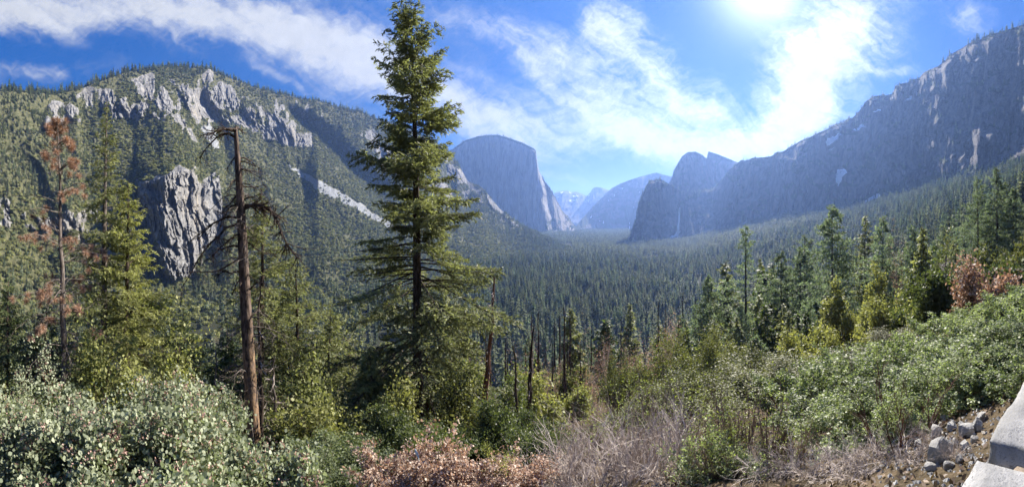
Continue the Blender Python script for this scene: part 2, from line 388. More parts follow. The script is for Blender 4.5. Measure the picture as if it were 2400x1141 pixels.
th = np.concatenate([np.linspace(-math.pi, -1.75, 24)[:-1], np.linspace(-1.75, 1.75, 260), np.linspace(1.75, math.pi, 24)[1:]])
rr = np.concatenate([[0.0], np.geomspace(.35, 14500, 190)])
TH, RR = np.meshgrid(th, rr, indexing='ij')
gx, gy = RR * np.sin(TH), RR * np.cos(TH)
gzv = gz(gx, gy)
na, nb_ = TH.shape
ids = np.arange(na * nb_).reshape(na, nb_)
q = np.stack([ids[:-1, :-1], ids[1:, :-1], ids[1:, 1:], ids[:-1, 1:]], -1).reshape(-1, 4)[:, ::-1]
ground_mat = None
def ground_material():
    m_, t, o = mat('forest_floor')
    tc = t.nodes.new('ShaderNodeTexCoord'); c0 = tc.outputs['Object']
    a = noise(t, c0, 0.9, 6, 0.7); b_ = noise(t, c0, 9.0, 5, 0.7); l = noise(t, c0, 0.02, 4, 0.6)
    c = mix(t, (a * 0.6 + b_ * 0.4).step(0.38, 0.62), (0.035, 0.026, 0.016), (0.12, 0.088, 0.055))
    c = mix(t, l.step(0.45, 0.7) * 0.6, c, (0.05, 0.06, 0.025))
    fa = t.nodes.new('ShaderNodeAttribute'); fa.attribute_name = 'duff'
    c = mix(t, N(t, fa.outputs['Fac']) * 0.9, c, (0.022, 0.028, 0.014))
    c = mix(t, noise(t, c0, 30.0, 3, 0.8).step(0.56, 0.7) * 0.5, c, (0.22, 0.18, 0.13))
    b = t.nodes.new('ShaderNodeBsdfPrincipled'); b.inputs['Roughness'].default_value = 1; b.inputs['Specular IOR Level'].default_value = 0.1
    bp = t.nodes.new('ShaderNodeBump'); bp.inputs['Strength'].default_value = 0.8; bp.inputs['Distance'].default_value = 0.08
    t.links.new((a + b_).s, bp.inputs['Height']); t.links.new(bp.outputs[0], b.inputs['Normal'])
    t.links.new(c, b.inputs['Base Color']); t.links.new(b.outputs[0], o.inputs['Surface'])
    return m_
me = new_mesh('ground', np.stack([gx, gy, gzv], -1).reshape(-1, 3), [q], [ground_material()], None, {'duff': sstep(150, 420, RR).ravel()}, True)
link('ground', me, 'brush-covered slope falling from the overlook to the forested valley floor', None, kind='structure')

# ---- mountainsides: sheets laid through base and ridge lines, steep where there is cliff, with gullies and buttresses
def poly_dist(px, py, poly):
    """signed distance in photograph pixels, positive inside"""
    P_ = np.asarray(poly, float); n = len(P_); d = np.full(px.shape, 1e9); ins = np.zeros(px.shape, bool)
    for i in range(n):
        a = P_[i]; b = P_[(i + 1) % n]; e = b - a
        tt = np.clip(((px - a[0]) * e[0] + (py - a[1]) * e[1]) / (e @ e), 0, 1)
        d = np.minimum(d, np.hypot(px - a[0] - tt * e[0], py - a[1] - tt * e[1]))
        c = ((a[1] > py) != (b[1] > py)) & (px < (b[0] - a[0]) * (py - a[1]) / (b[1] - a[1] + 1e-12) + a[0])
        ins ^= c
    return np.where(ins, d, -d)
def relief(name, x0, x1, nx, nt, ridge, base, weight, disp, masks, mtl, label, back=((150, 20), (500, 120), (900, 400)), jag=1.5, tpow=1.0):
    px = np.linspace(x0, x1, nx)
    ridge = np.asarray(ridge, float); base = np.asarray(base, float)
    pyr = np.interp(px, ridge[:, 0], ridge[:, 1]); Rr = np.interp(px, ridge[:, 0], ridge[:, 2])
    pyr = pyr - jag * fbm(px / 14., 0 * px, 0, 4, 11)
    Rb = np.interp(px, base[:, 0], base[:, 1]); zb = np.interp(px, base[:, 0], base[:, 2])
    pyb = HZ - F * zb / Rb
    tt = np.linspace(0, 1, nt) ** tpow
    PX = np.repeat(px[:, None], nt, 1); PY = pyb[:, None] + (pyr - pyb)[:, None] * tt
    W = np.maximum(weight(PX, PY), 0.03)
    cs = np.concatenate([np.zeros((nx, 1)), np.cumsum((W[:, 1:] + W[:, :-1]) / 2, 1)], 1); cs /= cs[:, -1:]
    R = Rb[:, None] + (Rr - Rb)[:, None] * cs
    T2 = np.repeat(tt[None], nx, 0)
    R = R + disp(PX, PY, T2) * np.clip(T2 * 8, 0, 1)
    Pm = pt(PX, PY, R)
    at = masks(PX, PY, Pm)
    rows = [Pm]
    ex = []
    for dr, dz in back:
        b = pt(px, pyr, R[:, -1]); s_ = (R[:, -1] + dr) / R[:, -1]
        b = np.stack([b[:, 0] * s_, b[:, 1] * s_, b[:, 2] - dz], -1); ex.append(b[:, None])
    skirt = Pm[:, :1].copy(); skirt[..., 2] = -183
    G = np.concatenate([skirt, Pm] + ex, 1)
    n2 = G.shape[1]; ids = np.arange(nx * n2).reshape(nx, n2)
    qd = np.stack([ids[:-1, :-1], ids[1:, :-1], ids[1:, 1:], ids[:-1, 1:]], -1).reshape(-1, 4)
    A = {k: np.concatenate([v[:, :1], v] + [v[:, -1:]] * len(ex), 1).ravel() for k, v in at.items()}
    me = new_mesh(name, G.reshape(-1, 3), [qd], [mtl], None, A, False)
    o = link(name, me, label, None, kind='structure')
    return dict(px=px, PX=PX, PY=PY, P=Pm, R=R, at=at)
def jitter(PX, PY, a, s_, seed):
    return PX + a * fbm(PX / s_, PY / s_, 0, 4, seed), PY + a * fbm(PX / s_, PY / s_, 0, 4, seed + 5)

# left mountain ---------------------------------------------------
LM_ridge = [(-260, 215, 850), (-100, 212, 980), (0, 214, 1080), (60, 216, 1140), (130, 222, 1200), (200, 204, 1270), (260, 181, 1330), (300, 169, 1370), (350, 161, 1430), (400, 156, 1480), (450, 159, 1525),
            (490, 161, 1560), (520, 173, 1600), (560, 190, 1660), (600, 206, 1720), (650, 220, 1800), (700, 230, 1870), (740, 236, 1930), (800, 252, 2050), (850, 265, 2150), (900, 282, 2230),
            (960, 305, 2320), (1020, 332, 2400), (1050, 352, 2450), (1075, 385, 2440), (1095, 422, 2420), (1130, 438, 2400), (1150, 462, 2380), (1170, 487, 2360), (1215, 522, 2300), (1260, 545, 2250), (1300, 566, 2150), (1345, 588, 2000), (1375, 596, 1900)]
LM_base = [(-260, 450, -182), (0, 530, -182), (400, 660, -182), (800, 760, -182), (1000, 930, -182), (1200, 1350, -182), (1345, 1800, -182), (1375, 1850, -182)]
CL_low = [(322, 425), (355, 420), (400, 402), (440, 392), (458, 402), (470, 436), (492, 425), (515, 405), (525, 480), (518, 545), (470, 600), (445, 650), (400, 662), (378, 640), (370, 590), (345, 520), (325, 470)]
CL_ledge = [(40, 500), (100, 505), (180, 495), (250, 490), (340, 510), (372, 580), (372, 625), (300, 620), (240, 595), (120, 560), (60, 540)]
CL_edge = [(-60, 462), (25, 470), (38, 500), (30, 535), (-60, 540)]
CL_u1 = [(185, 222), (205, 203), (240, 205), (300, 240), (342, 262), (330, 280), (285, 272), (235, 258), (192, 250)]
CL_u2 = [(300, 178), (355, 172), (395, 215), (440, 290), (470, 335), (440, 320), (390, 270), (330, 230)]
CL_u3 = [(400, 185), (440, 205), (478, 168), (515, 180), (545, 215), (600, 245), (660, 275), (728, 300), (742, 342), (700, 350), (650, 330), (610, 318), (570, 290), (520, 285), (480, 300), (440, 262)]
CL_pin = [(103, 300), (110, 262), (128, 232), (143, 238), (150, 270), (152, 300), (120, 308)]
CL_pin2 = [(155, 250), (165, 238), (182, 258), (185, 280), (160, 280)]
CL_r = [(838, 300), (880, 310), (960, 380), (1000, 400), (1060, 440), (1060, 470), (980, 440), (900, 410), (850, 360)]
CL_sh = [(1040, 350), (1075, 390), (1098, 424), (1135, 442), (1172, 490), (1215, 528), (1180, 515), (1140, 480), (1090, 462), (1050, 420)]
TAL = [(676, 384), (702, 400), (765, 432), (850, 482), (930, 535), (915, 540), (835, 490), (770, 456), (712, 420)]
TAL2 = [(470, 300), (490, 290), (510, 330), (520, 350), (500, 350), (485, 330)]
def lm_rock(PX, PY):
    x, y = jitter(PX, PY, 16, 26., 41)
    m_ = np.full(PX.shape, -99.)
    for p_, off in ((CL_low, 4), (CL_ledge, -3), (CL_edge, 0), (CL_u1, 2), (CL_u2, 0), (CL_u3, 2), (CL_pin, 4), (CL_pin2, 3), (CL_r, 0), (CL_sh, 1)):
        m_ = np.maximum(m_, poly_dist(x, y, p_) + off)
    veg = fbm(PX / 16., PY / 22., 0, 4, 77)         # green ledges inside the cliffs
    r = sstep(-4, 4, m_) * (1 - 0.95 * sstep(0.02, 0.30, veg) * (poly_dist(PX, PY, CL_low) < 3))
    # broken rock showing through the brush near the crest
    near = sstep(60, 10, np.abs(PY - 250)) * sstep(180, 260, PX) * sstep(820, 700, PX)
    r = np.maximum(r, near * sstep(0.10, 0.34, fbm(PX / 12., PY / 18., 0, 4, 91)))
    return r
def lm_disp(PX, PY, T):
    u, v = jitter(PX, PY, 20, 80., 13)
    rock = lm_rock(PX, PY)
    d = -50 * ridged((u - 0.55 * (v - 300)) / 130., v / 420., 0, 3, 5)          # spurs running down to the right
    d -= 16 * fbm(u / 22., v / 40., 0, 3, 9)
    d -= rock * (15 * ridged(u / 24., v / 90., 0, 4, 21) + 10 * fbm(u / 8., v / 13., 0, 3, 23) + 6 * ridged((u + .4 * v) / 6., v / 26., 0, 3, 24))
    lowc = sstep(-6, 8, poly_dist(PX, PY, CL_low))
    xs_, ys_ = u - .28 * v, v + .1 * u
    d -= (rock * .55 + lowc * .6) * (17 * cells(xs_ / 15., ys_ / 55., 3) + 10 * cells(xs_ / 6., ys_ / 22., 4))
    d -= lowc * (20 * ridged((u - 0.3 * v) / 34., v / 170., 0, 3, 31)) + lowc * .36 * np.clip(530 - PX, 0, 140)
    # the ravine behind the near shoulder
    xg = 640 + (v - 200) * 0.95
    d += 150 * np.exp(-((u - xg) / 42.) ** 2) * sstep(190, 280, PY) * sstep(560, 420, PY)
    xg2 = 470 + (v - 200) * 0.35
    d += 60 * np.exp(-((u - xg2) / 16.) ** 2) * sstep(200, 240, PY) * sstep(420, 330, PY)
    xp = sstep(-8, 6, poly_dist(PX, PY, CL_pin)) + 0.7 * sstep(-8, 6, poly_dist(PX, PY, CL_pin2))
    d -= xp * 45
    return d * sstep(0, 0.12, 1 - T) + 0
def lm_weight(PX, PY):
    x, y = jitter(PX, PY, 12, 30., 43)
    c = sstep(-10, 6, poly_dist(x, y, CL_low)) + sstep(-10, 6, poly_dist(x, y, CL_u3)) * .8 + sstep(-8, 6, poly_dist(x, y, CL_u1)) * .8 + sstep(-8, 6, poly_dist(x, y, CL_ledge)) * .7 + sstep(-8, 4, poly_dist(x, y, CL_sh)) * .6
    return 1 - 0.9 * np.clip(c, 0, 1) + 0.5 * sstep(30, 0, np.abs(PY - 380)) * (PX < 520)
def lm_masks(PX, PY, P_):
    x, y = jitter(PX, PY, 10, 18., 51)
    return dict(rock=lm_rock(PX, PY), talus=np.maximum(sstep(-4, 3, poly_dist(x, y, TAL)), sstep(-3, 2, poly_dist(x, y, TAL2))), snow=0 * PX)
m_lm = terrain_mat('granite_and_brush', (0.045, 0.052, 0.022), (0.12, 0.115, 0.06), (0.06, 0.059, 0.058), (0.27, 0.265, 0.255), (0.035, 0.035, 0.036), 0.07, 0.014, 9.0, (0.30, 0.31, 0.31), (0.30, 0.25, 0.18))
LM = relief('mountain', -260, 1375, 900, 300, LM_ridge, LM_base, lm_weight, lm_disp, lm_masks, m_lm,
            'sunlit mountainside of oak brush and pale granite cliffs across the valley', jag=3)

# El Capitan ------------------------------------------------------
EC_ridge = [(1000, 385, 4800), (1030, 365, 4750), (1060, 350, 4650), (1090, 328, 4550), (1120, 319, 4480), (1150, 315, 4450), (1170, 316, 4450), (1200, 326, 4400), (1230, 337, 4350), (1250, 347, 4280), (1256, 352, 4250),
            (1259, 378, 4230), (1263, 400, 4250), (1278, 425, 4300), (1297, 455, 4400), (1316, 490, 4500), (1330, 508, 4560), (1345, 525, 4600), (1362, 546, 4650)]
EC_base = [(1000, 4450, -182), (1060, 4350, -182), (1150, 4200, -182), (1240, 4050, -182), (1283, 3980, -182), (1300, 4050, -182), (1330, 4250, -182), (1362, 4500, -182)]
def ec_disp(PX, PY, T):
    u, v = jitter(PX, PY, 6, 30., 15)
    d = -16 * cells(u / 11., v / 90., 8) - 30 * ridged(u / 24., v / 200., 0, 4, 61) - 10 * fbm(u / 6., v / 40., 0, 3, 63)
    xn = 1252 + (v - 350) * 0.17
    d -= 70 * np.exp(-((u - xn) / 9.) ** 2)
    d += 90 * np.exp(-((u - xn - 14) / 7.) ** 2)
    return d * sstep(0, 0.05, 1 - T)
def ec_masks(PX, PY, P_):
    x, y = jitter(PX, PY, 12, 18., 53)
    foot = sstep(500, 522, y) * (x > 1284) * sstep(-.1, .25, fbm(PX / 9., PY / 9., 0, 3, 8))
    top = sstep(8, 3, PY - np.interp(PX, [e[0] for e in EC_ridge], [e[1] for e in EC_ridge])) * (PX < 1252)
    return dict(rock=1 - np.clip(foot + top * 0.8, 0, 1), talus=0 * PX, snow=0 * PX)
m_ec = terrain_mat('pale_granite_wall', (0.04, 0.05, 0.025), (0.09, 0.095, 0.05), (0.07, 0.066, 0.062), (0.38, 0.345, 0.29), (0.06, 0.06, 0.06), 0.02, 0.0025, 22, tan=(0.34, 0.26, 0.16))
EC = relief('cliff', 1000, 1362, 330, 190, EC_ridge, EC_base, lambda x, y: 0 * x + 1, ec_disp, ec_masks, m_ec,
            'tall pale granite monolith with a sheer nose beyond the near mountainside', jag=1.5, back=((300, 40), (900, 200), (1600, 500)))

# Bridalveil wall and the ridge climbing to the right --------------
RW_ridge = [(1462, 572, 2500), (1470, 562, 2520), (1480, 540, 2560), (1490, 512, 2600), (1497, 475, 2640), (1510, 445, 2680), (1522, 424, 2720), (1550, 421, 2800), (1572, 432, 2900), (1600, 448, 3100), (1640, 449, 3250), (1672, 440, 3300), (1700, 408, 3150),
            (1720, 386, 3000), (1740, 375, 2900), (1770, 371, 2800), (1800, 366, 2700), (1840, 352, 2600), (1870, 333, 2520), (1900, 320, 2450), (1930, 306, 2380), (1960, 291, 2320), (2000, 275, 2250), (2012, 260, 2220), (2030, 236, 2190),
            (2050, 226, 2150), (2090, 222, 2080), (2100, 201, 2050), (2150, 184, 1960), (2165, 170, 1930), (2200, 153, 1870), (2230, 127, 1820), (2280, 97, 1750), (2330, 79, 1680), (2390, 60, 1600), (2440, 40, 1540), (2560, 10, 1450), (2700, 0, 1400)]
RW_base = [(1462, 2460, -182), (1520, 2480, -182), (1600, 2640, -182), (1680, 2600, -150), (1740, 2460, -120), (1850, 2150, -60), (2000, 1750, 30), (2200, 1350, 80), (2400, 1060, 130), (2700, 800, 200)]
def rw_disp(PX, PY, T):
    u, v = jitter(PX, PY, 16, 60., 19)
    d = -18 * cells(u / 26., v / 120., 6) - 12 * cells((u + .2 * v) / 9., v / 42., 7) - 75 * ridged(u / 75., v / 500., 0, 3, 71) - 20 * ridged(u / 22., v / 160., 0, 4, 73) - 14 * fbm(u / 9., v / 24., 0, 4, 75)
    d += 70 * np.exp(-((u - 1592) / 13.) ** 2) * sstep(425, 470, PY)                   # alcove of the waterfall
    d += 120 * np.exp(-((u - 1945 - (v - 380) * 0.5) / 20.) ** 2) * sstep(300, 400, PY)    # snow gully
    d -= 22 * sstep(0.2, 0.5, fbm(u / 60., v / 35., 0, 3, 79))                         # ledges
    return d * sstep(0, 0.06, 1 - T)
SNOW = [[(1962, 395), (1978, 393), (1985, 405), (1972, 418), (1966, 438), (1958, 430)], [(1932, 330), (1965, 312), (1970, 318), (1938, 342)],
        [(2022, 476), (2040, 462), (2062, 452), (2058, 462), (2028, 484)], [(2045, 258), (2064, 258), (2060, 263)], [(2120, 232), (2135, 225), (2132, 232)], [(1945, 350), (1960, 344), (1950, 352)],
        [(2000, 300), (2020, 292), (2030, 296), (2005, 306)], [(1595, 540), (1578, 548), (1568, 562), (1590, 556)]]
def rw_masks(PX, PY, P_):
    x, y = jitter(PX, PY, 7, 10., 57)
    sn = np.full(PX.shape, -9.)
    for s_ in SNOW: sn = np.maximum(sn, poly_dist(x, y, s_))
    low = sstep(0.5, 0.1, (HZ + 60 - PY) / 60.) * (PX < 1700) * 0
    veg = sstep(0.2, 0.42, fbm(PX / 20., PY / 14., 0, 4, 59)) * 0.9
    foot = sstep(26, 4, np.interp(PX, [1462, 1600, 1700, 1800, 2000, 2200, 2400], [572, 572, 560, 540, 480, 420, 385]) - PY + 12 * fbm(PX / 20., PY / 20., 0, 3, 5))
    return dict(rock=1 - np.clip(veg + foot, 0, 1), talus=0 * PX, snow=sstep(-1.5, 1.0, sn))
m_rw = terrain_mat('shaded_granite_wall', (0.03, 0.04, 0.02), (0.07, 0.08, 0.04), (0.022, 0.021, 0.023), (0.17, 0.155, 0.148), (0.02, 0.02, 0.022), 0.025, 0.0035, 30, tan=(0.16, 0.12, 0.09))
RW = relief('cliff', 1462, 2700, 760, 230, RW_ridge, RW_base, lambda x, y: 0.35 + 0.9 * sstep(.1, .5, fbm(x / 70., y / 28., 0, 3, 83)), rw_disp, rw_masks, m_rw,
            'long shaded granite wall climbing to the upper corner above the forested slope', jag=3.5, back=((120, 20), (400, 120), (700, 300)))
# Cathedral Rocks behind it ----------------------------------------
CR_ridge = [(1535, 450, 3700), (1560, 436, 3700), (1572, 424, 3700), (1579, 400, 3720), (1590, 380, 3740), (1598, 366, 3760), (1612, 356, 3800), (1630, 355, 3850), (1648, 364, 3880), (1656, 372, 3890), (1660, 354, 3900), (1680, 360, 3950), (1700, 368, 4000), (1726, 379, 4050), (1750, 388, 4100), (1780, 400, 4150)]
CR_base = [(1535, 3500, 0), (1780, 3600, 0)]
def cr_disp(PX, PY, T):
    u, v = jitter(PX, PY, 8, 30., 29)
    return (-70 * ridged(u / 40., v / 120., 0, 3, 84) - 22 * ridged(u / 12., v / 60., 0, 3, 85)) * sstep(0, 0.06, 1 - T) + 130 * sstep(1654, 1664, PX)
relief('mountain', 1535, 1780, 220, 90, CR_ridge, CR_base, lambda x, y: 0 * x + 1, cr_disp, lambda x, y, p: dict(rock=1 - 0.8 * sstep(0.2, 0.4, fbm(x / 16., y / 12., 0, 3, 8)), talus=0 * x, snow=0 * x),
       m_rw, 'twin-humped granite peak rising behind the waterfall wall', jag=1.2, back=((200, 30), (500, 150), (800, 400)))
# middle-distance ridge across the valley's bend --------------------
MR_ridge = [(1325, 552, 5200), (1345, 536, 5400), (1370, 506, 5600), (1400, 473, 5800), (1435, 440, 6000), (1460, 428, 6050), (1490, 417, 6100), (1520, 409, 6200), (1537, 405, 6200), (1560, 410, 6250), (1600, 418, 6300), (1640, 425, 6300)]
MR_base = [(1325, 5000, -182), (1640, 5200, -182)]
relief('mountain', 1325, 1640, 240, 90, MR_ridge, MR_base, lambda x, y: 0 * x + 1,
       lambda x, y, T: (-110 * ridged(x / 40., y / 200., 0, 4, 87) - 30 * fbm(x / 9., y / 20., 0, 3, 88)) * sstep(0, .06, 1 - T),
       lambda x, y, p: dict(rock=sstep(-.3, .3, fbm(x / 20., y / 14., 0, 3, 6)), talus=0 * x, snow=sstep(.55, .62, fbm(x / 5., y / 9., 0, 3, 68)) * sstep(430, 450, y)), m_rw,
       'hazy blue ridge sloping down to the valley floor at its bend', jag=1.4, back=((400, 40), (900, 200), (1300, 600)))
# the far dome and snowy crest --------------------------------------
FD_ridge = [(1285, 470, 9000), (1300, 452, 9000), (1312, 448, 9000), (1325, 446, 9000), (1340, 450, 9000), (1350, 449, 9000), (1362, 454, 9000), (1375, 459, 9000), (1382, 453, 8800), (1390, 441, 8700), (1398, 438, 8700), (1410, 439, 8700), (1422, 444, 8700), (1445, 452, 8700), (1480, 470, 8700)]
FD_base = [(1285, 7200, -182), (1480, 7200, -182)]
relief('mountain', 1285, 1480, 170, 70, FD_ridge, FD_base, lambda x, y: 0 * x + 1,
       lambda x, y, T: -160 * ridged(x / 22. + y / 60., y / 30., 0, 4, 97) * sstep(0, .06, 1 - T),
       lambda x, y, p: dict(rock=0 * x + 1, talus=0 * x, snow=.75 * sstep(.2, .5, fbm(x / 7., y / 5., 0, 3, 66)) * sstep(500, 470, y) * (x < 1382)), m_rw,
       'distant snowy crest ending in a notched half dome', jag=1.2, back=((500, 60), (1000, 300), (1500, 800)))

# the waterfall ------------------------------------------------------
def cliff_R(G, px, py):
    i = np.abs(G['px'] - px).argmin(); c = G['PY'][i]; return float(np.interp(-py, -c, G['R'][i]))
def waterfall():
    n = 26; py = np.linspace(486, 553, n)
    s_ = np.linspace(0, 1, n)
    cx = 1592.5 - 1.0 * s_ - 5.0 * s_ ** 2.4
    Rw = min(cliff_R(RW, a_, b_) for a_ in range(1583, 1603, 3) for b_ in (490, 505, 520, 535, 548)) - 14
    P_ = pt(cx, py, Rw)
    wd = 4.0 + 10 * s_ ** 1.3
    mb = MB()
    for k in range(7):
        off = (np.array([(k - 3) / 3.0]) * wd * 0.8)[:, None] * 1.0
        Q = P_.copy(); Q[:, 0] += off[0] * 0.9 + 1.2 * fbm(s_ * 6 + k, s_ * 0 + k, 0, 2, 5) * s_; Q[:, 1] += rng.normal() * 4
        rad = 3.0 * (1.3 + 2.6 * s_) * (1 - 0.25 * abs(k - 3) / 3) * (0.8 + 0.3 * fbm(s_ * 12, s_ * 0 + k * 3, 0, 2, 6))
        q0 = 0 if abs(k - 3) < 2 else 3 + k % 3
        mb.tubes(Q[None, q0:], rad[None, q0:], 6)
    return mb
m_wf, t, o = mat('falling_water')
b = t.nodes.new('ShaderNodeBsdfPrincipled'); b.inputs['Base Color'].default_value = (0.85, 0.88, 0.92, 1); b.inputs['Roughness'].default_value = 0.7
t.links.new(b.outputs[0], o.inputs['Surface'])
link('waterfall', waterfall().mesh('waterfall', [m_wf], True), 'thin white waterfall dropping down the dark cliff recess', None, kind='structure')

# ---------------------------------------------------------------- haze
HD = 0.74e-4
def haze():
    x0, x1, y0, y1, z0, z1 = -15500, 15500, -15500, 15500, float(gzv.min()) - 6, 1290
    V = [(x, y, z) for z in (z0, z1) for y in (y0, y1) for x in (x0, x1)]
    Fc = np.array([(0, 2, 3, 1), (4, 5, 7, 6), (0, 1, 5, 4), (2, 6, 7, 3), (0, 4, 6, 2), (1, 3, 7, 5)])
    m_, t, o = mat('haze')
    v = t.nodes.new('ShaderNodeVolumePrincipled'); v.inputs['Color'].default_value = (0.29, 0.48, 1.0, 1); v.inputs['Density'].default_value = HD
    v.inputs['Anisotropy'].default_value = 0.42
    t.links.new(v.outputs[0], o.inputs['Volume'])
    link('haze', new_mesh('haze', V, [Fc], [m_]), 'thin blue haze filling the valley air', None, kind='stuff')
haze()
# ================================================================ PLANT BUILDERS
def conifer(H, prof, base_h=0.1, nbr=150, card=0.26, dens=1.0, droop=0.25, tr=0.5, seed=1, sides=8, lean=(0, 0), up=0.35, gap=0.15, branchlets=12, cw=0.42, tuft=False, bend=0.15, limb_r=0.05, low=None, dead=0.0, bark_tint=.5, fill=1.0):
    """returns (wood MB, crown MB); prof: radius in metres at height fractions [(f, r)...]"""
    r = np.random.default_rng(seed)
    wood, crown = MB(), MB(); wood.limbs = MB()
    n = 14; s_ = np.linspace(0, 1, n)
    ctr = np.stack([lean[0] * H * s_ + bend * np.sin(s_ * 5 + seed) * s_, lean[1] * H * s_ + bend * np.cos(s_ * 4 + seed) * s_, H * s_], -1)
    rad = tr * ((1 - s_) ** 0.85) * 0.96 + 0.015; rad[0] *= 1.18
    c0 = ctr.copy(); c0[0, 2] = -0.6
    wood.tubes(c0[None], rad[None], sides)
    pf = np.array(prof)
    hf = base_h + (0.985 - base_h) * (np.arange(nbr) + r.random(nbr)) / nbr
    hf = np.sort(hf ** 0.95)
    az = r.random(nbr) * 6.283 + np.arange(nbr) * 2.399
    L = np.interp(hf, pf[:, 0], pf[:, 1]) * r.uniform(0.55, 1.08, nbr) * (1 - (r.random(nbr) < gap) * 0.45)
    L *= 1 + 0.22 * np.sin(az * 2 + seed) + 0.15 * np.sin(hf * 37 + az)
    L = np.maximum(L, 0.12)
    m_ = 7; u = np.linspace(0, 1, m_)
    el0 = up * (hf * 1.6 - 0.35) - droop * 0.3 + r.normal(0, 0.10, nbr)
    o0 = np.stack([np.interp(hf, s_, ctr[:, i]) for i in range(3)], -1)
    hd = np.stack([np.cos(az), np.sin(az), 0 * az], -1)
    drp = droop * (1 - hf)
    Pb = o0[:, None] + hd[:, None] * (L[:, None] * u * np.cos(el0)[:, None])[..., None]
    Pb[..., 2] += L[:, None] * (np.sin(el0)[:, None] * u - drp[:, None] * u ** 1.6 + 0.22 * drp[:, None] * u ** 4 * 2)
    side = np.stack([-np.sin(az), np.cos(az), 0 * az], -1)
    wob = r.normal(0, 0.06, (nbr, 1, 1)) * (u ** 1.5)[None, :, None] * L[:, None, None]
    Pb += side[:, None] * wob
    rb = (limb_r * (L / L.max()) ** 0.8 + 0.008)[:, None] * (1 - 0.85 * u)
    wood.limbs.tubes(Pb, rb, 4)
    live = r.random(nbr) > dead * (hf < 0.5)
    # branchlets
    nb = np.clip((branchlets * (L / L.max()) ** 0.7 * live).astype(int), 2, 60) * live
    bi = np.repeat(np.arange(nbr), nb); k = np.concatenate([np.arange(x) for x in nb])
    ub = np.clip(0.24 + 0.76 * (k + r.random(len(k))) / np.maximum(nb[bi], 1), 0, 0.99)
    fi = ub * (m_ - 1); i0 = fi.astype(int); fr = (fi - i0)[:, None]
    Ps = Pb[bi, i0] * (1 - fr) + Pb[bi, np.minimum(i0 + 1, m_ - 1)] * fr
    sg = np.where(k % 2, 1, -1)[:, None]
    an = r.uniform(0.6, 1.15, len(k))[:, None]
    D = hd[bi] * np.cos(an) + side[bi] * sg * np.sin(an); D[:, 2] += r.normal(0.0, 0.22, len(k)) - droop * 0.35
    lb = L[bi] * 0.33 * (1 - ub * 0.55) * r.uniform(0.6, 1.2, len(k)) + 0.12
    lb = np.minimum(lb, 0.5 + 0.33 * L[bi])
    v = np.linspace(0, 1, 3)
    Q = Ps[:, None] + D[:, None] * (lb[:, None] * v)[..., None]
    Q[..., 2] -= (0.25 * droop + 0.05) * lb[:, None] * v ** 2
    if not tuft and limb_r > 0.03: wood.limbs.tubes(Q, (0.014 * (1 - 0.7 * v))[None].repeat(len(Q), 0) * (H / 30), 3)
    # sprays
    if tuft:
        nt_ = np.full(len(Q), max(1, int(dens)))
        ti = np.repeat(np.arange(len(Q)), nt_); ut = r.uniform(0.3, 1.0, len(ti))
    else:
        nt_ = np.clip((dens * lb / card * 2.2).astype(int), 2, 40)
        ti = np.repeat(np.arange(len(Q)), nt_); ut = r.random(len(ti))
    base = Q[ti, 0] + (Q[ti, 2] - Q[ti, 0]) * ut[:, None]
    dr = D[ti] / np.linalg.norm(D[ti], axis=1, keepdims=True)
    dd = dr + r.normal(0, 0.55, (len(ti), 3)); dd[:, 2] -= 0.12
    if tuft: dd = dr * 0.5 + r.normal(0, 0.8, (len(ti), 3)); dd[:, 2] += 0.35
    dd /= np.linalg.norm(dd, axis=1, keepdims=True)
    nn = r.normal(0, 0.6, (len(ti), 3)); nn[:, 2] += 0.8
    ll = card * r.uniform(0.6, 1.4, len(ti))
    cen = base + dd * ll[:, None] * 0.4 + r.normal(0, card * 0.22, (len(ti), 3))
    tnt = 0.5 + 0.30 * r.normal(size=nbr)[bi[ti]] * 0.5 + r.normal(0, 0.17, len(ti)) + 0.12 * (ut - .5)
    crown.cards(cen, dd, nn, ll, ll * cw, 0, np.clip(tnt, 0, 1), 'quad' if not tuft else 'diamond')
    return wood, crown, dict(ctr=ctr, H=H)
def tree_obj(name, wood, crown, wm, cm, label, cat, loc, group=None, rz=0, parts=('trunk', 'crown')):
    e = link(name, None, label, cat, group, loc=loc, rz=rz)
    e.empty_display_size = 0.5
    for q_ in getattr(wood, 'trunks', []): link(parts[0], q_.mesh(name + '_' + parts[0], [wm], True), parent=e)
    if wood.n: link(parts[0], wood.mesh(name + '_' + parts[0], [wm], False), parent=e, kind='stuff' if parts[0] == 'stems' else None)
    if getattr(wood, 'limbs', None) is not None and wood.limbs.n: link('branches', wood.limbs.mesh(name + '_branches', [wm], False), parent=e, kind='stuff')
    if crown is not None and crown.n: link(parts[1], crown.mesh(name + '_' + parts[1], [cm]), parent=e, kind='stuff')
    return e
def dup(e, loc, rz, sc=1.0, label=None, group=None):
    c = e.copy(); C.objects.link(c); c.location = loc; c.rotation_euler = (0, 0, rz); c.scale = (sc,) * 3 if not hasattr(sc, '__len__') else sc
    if label: c['label'] = label
    if group: c['group'] = group
    for ch in e.children:
        d = ch.copy(); C.objects.link(d); d.parent = c
    return c

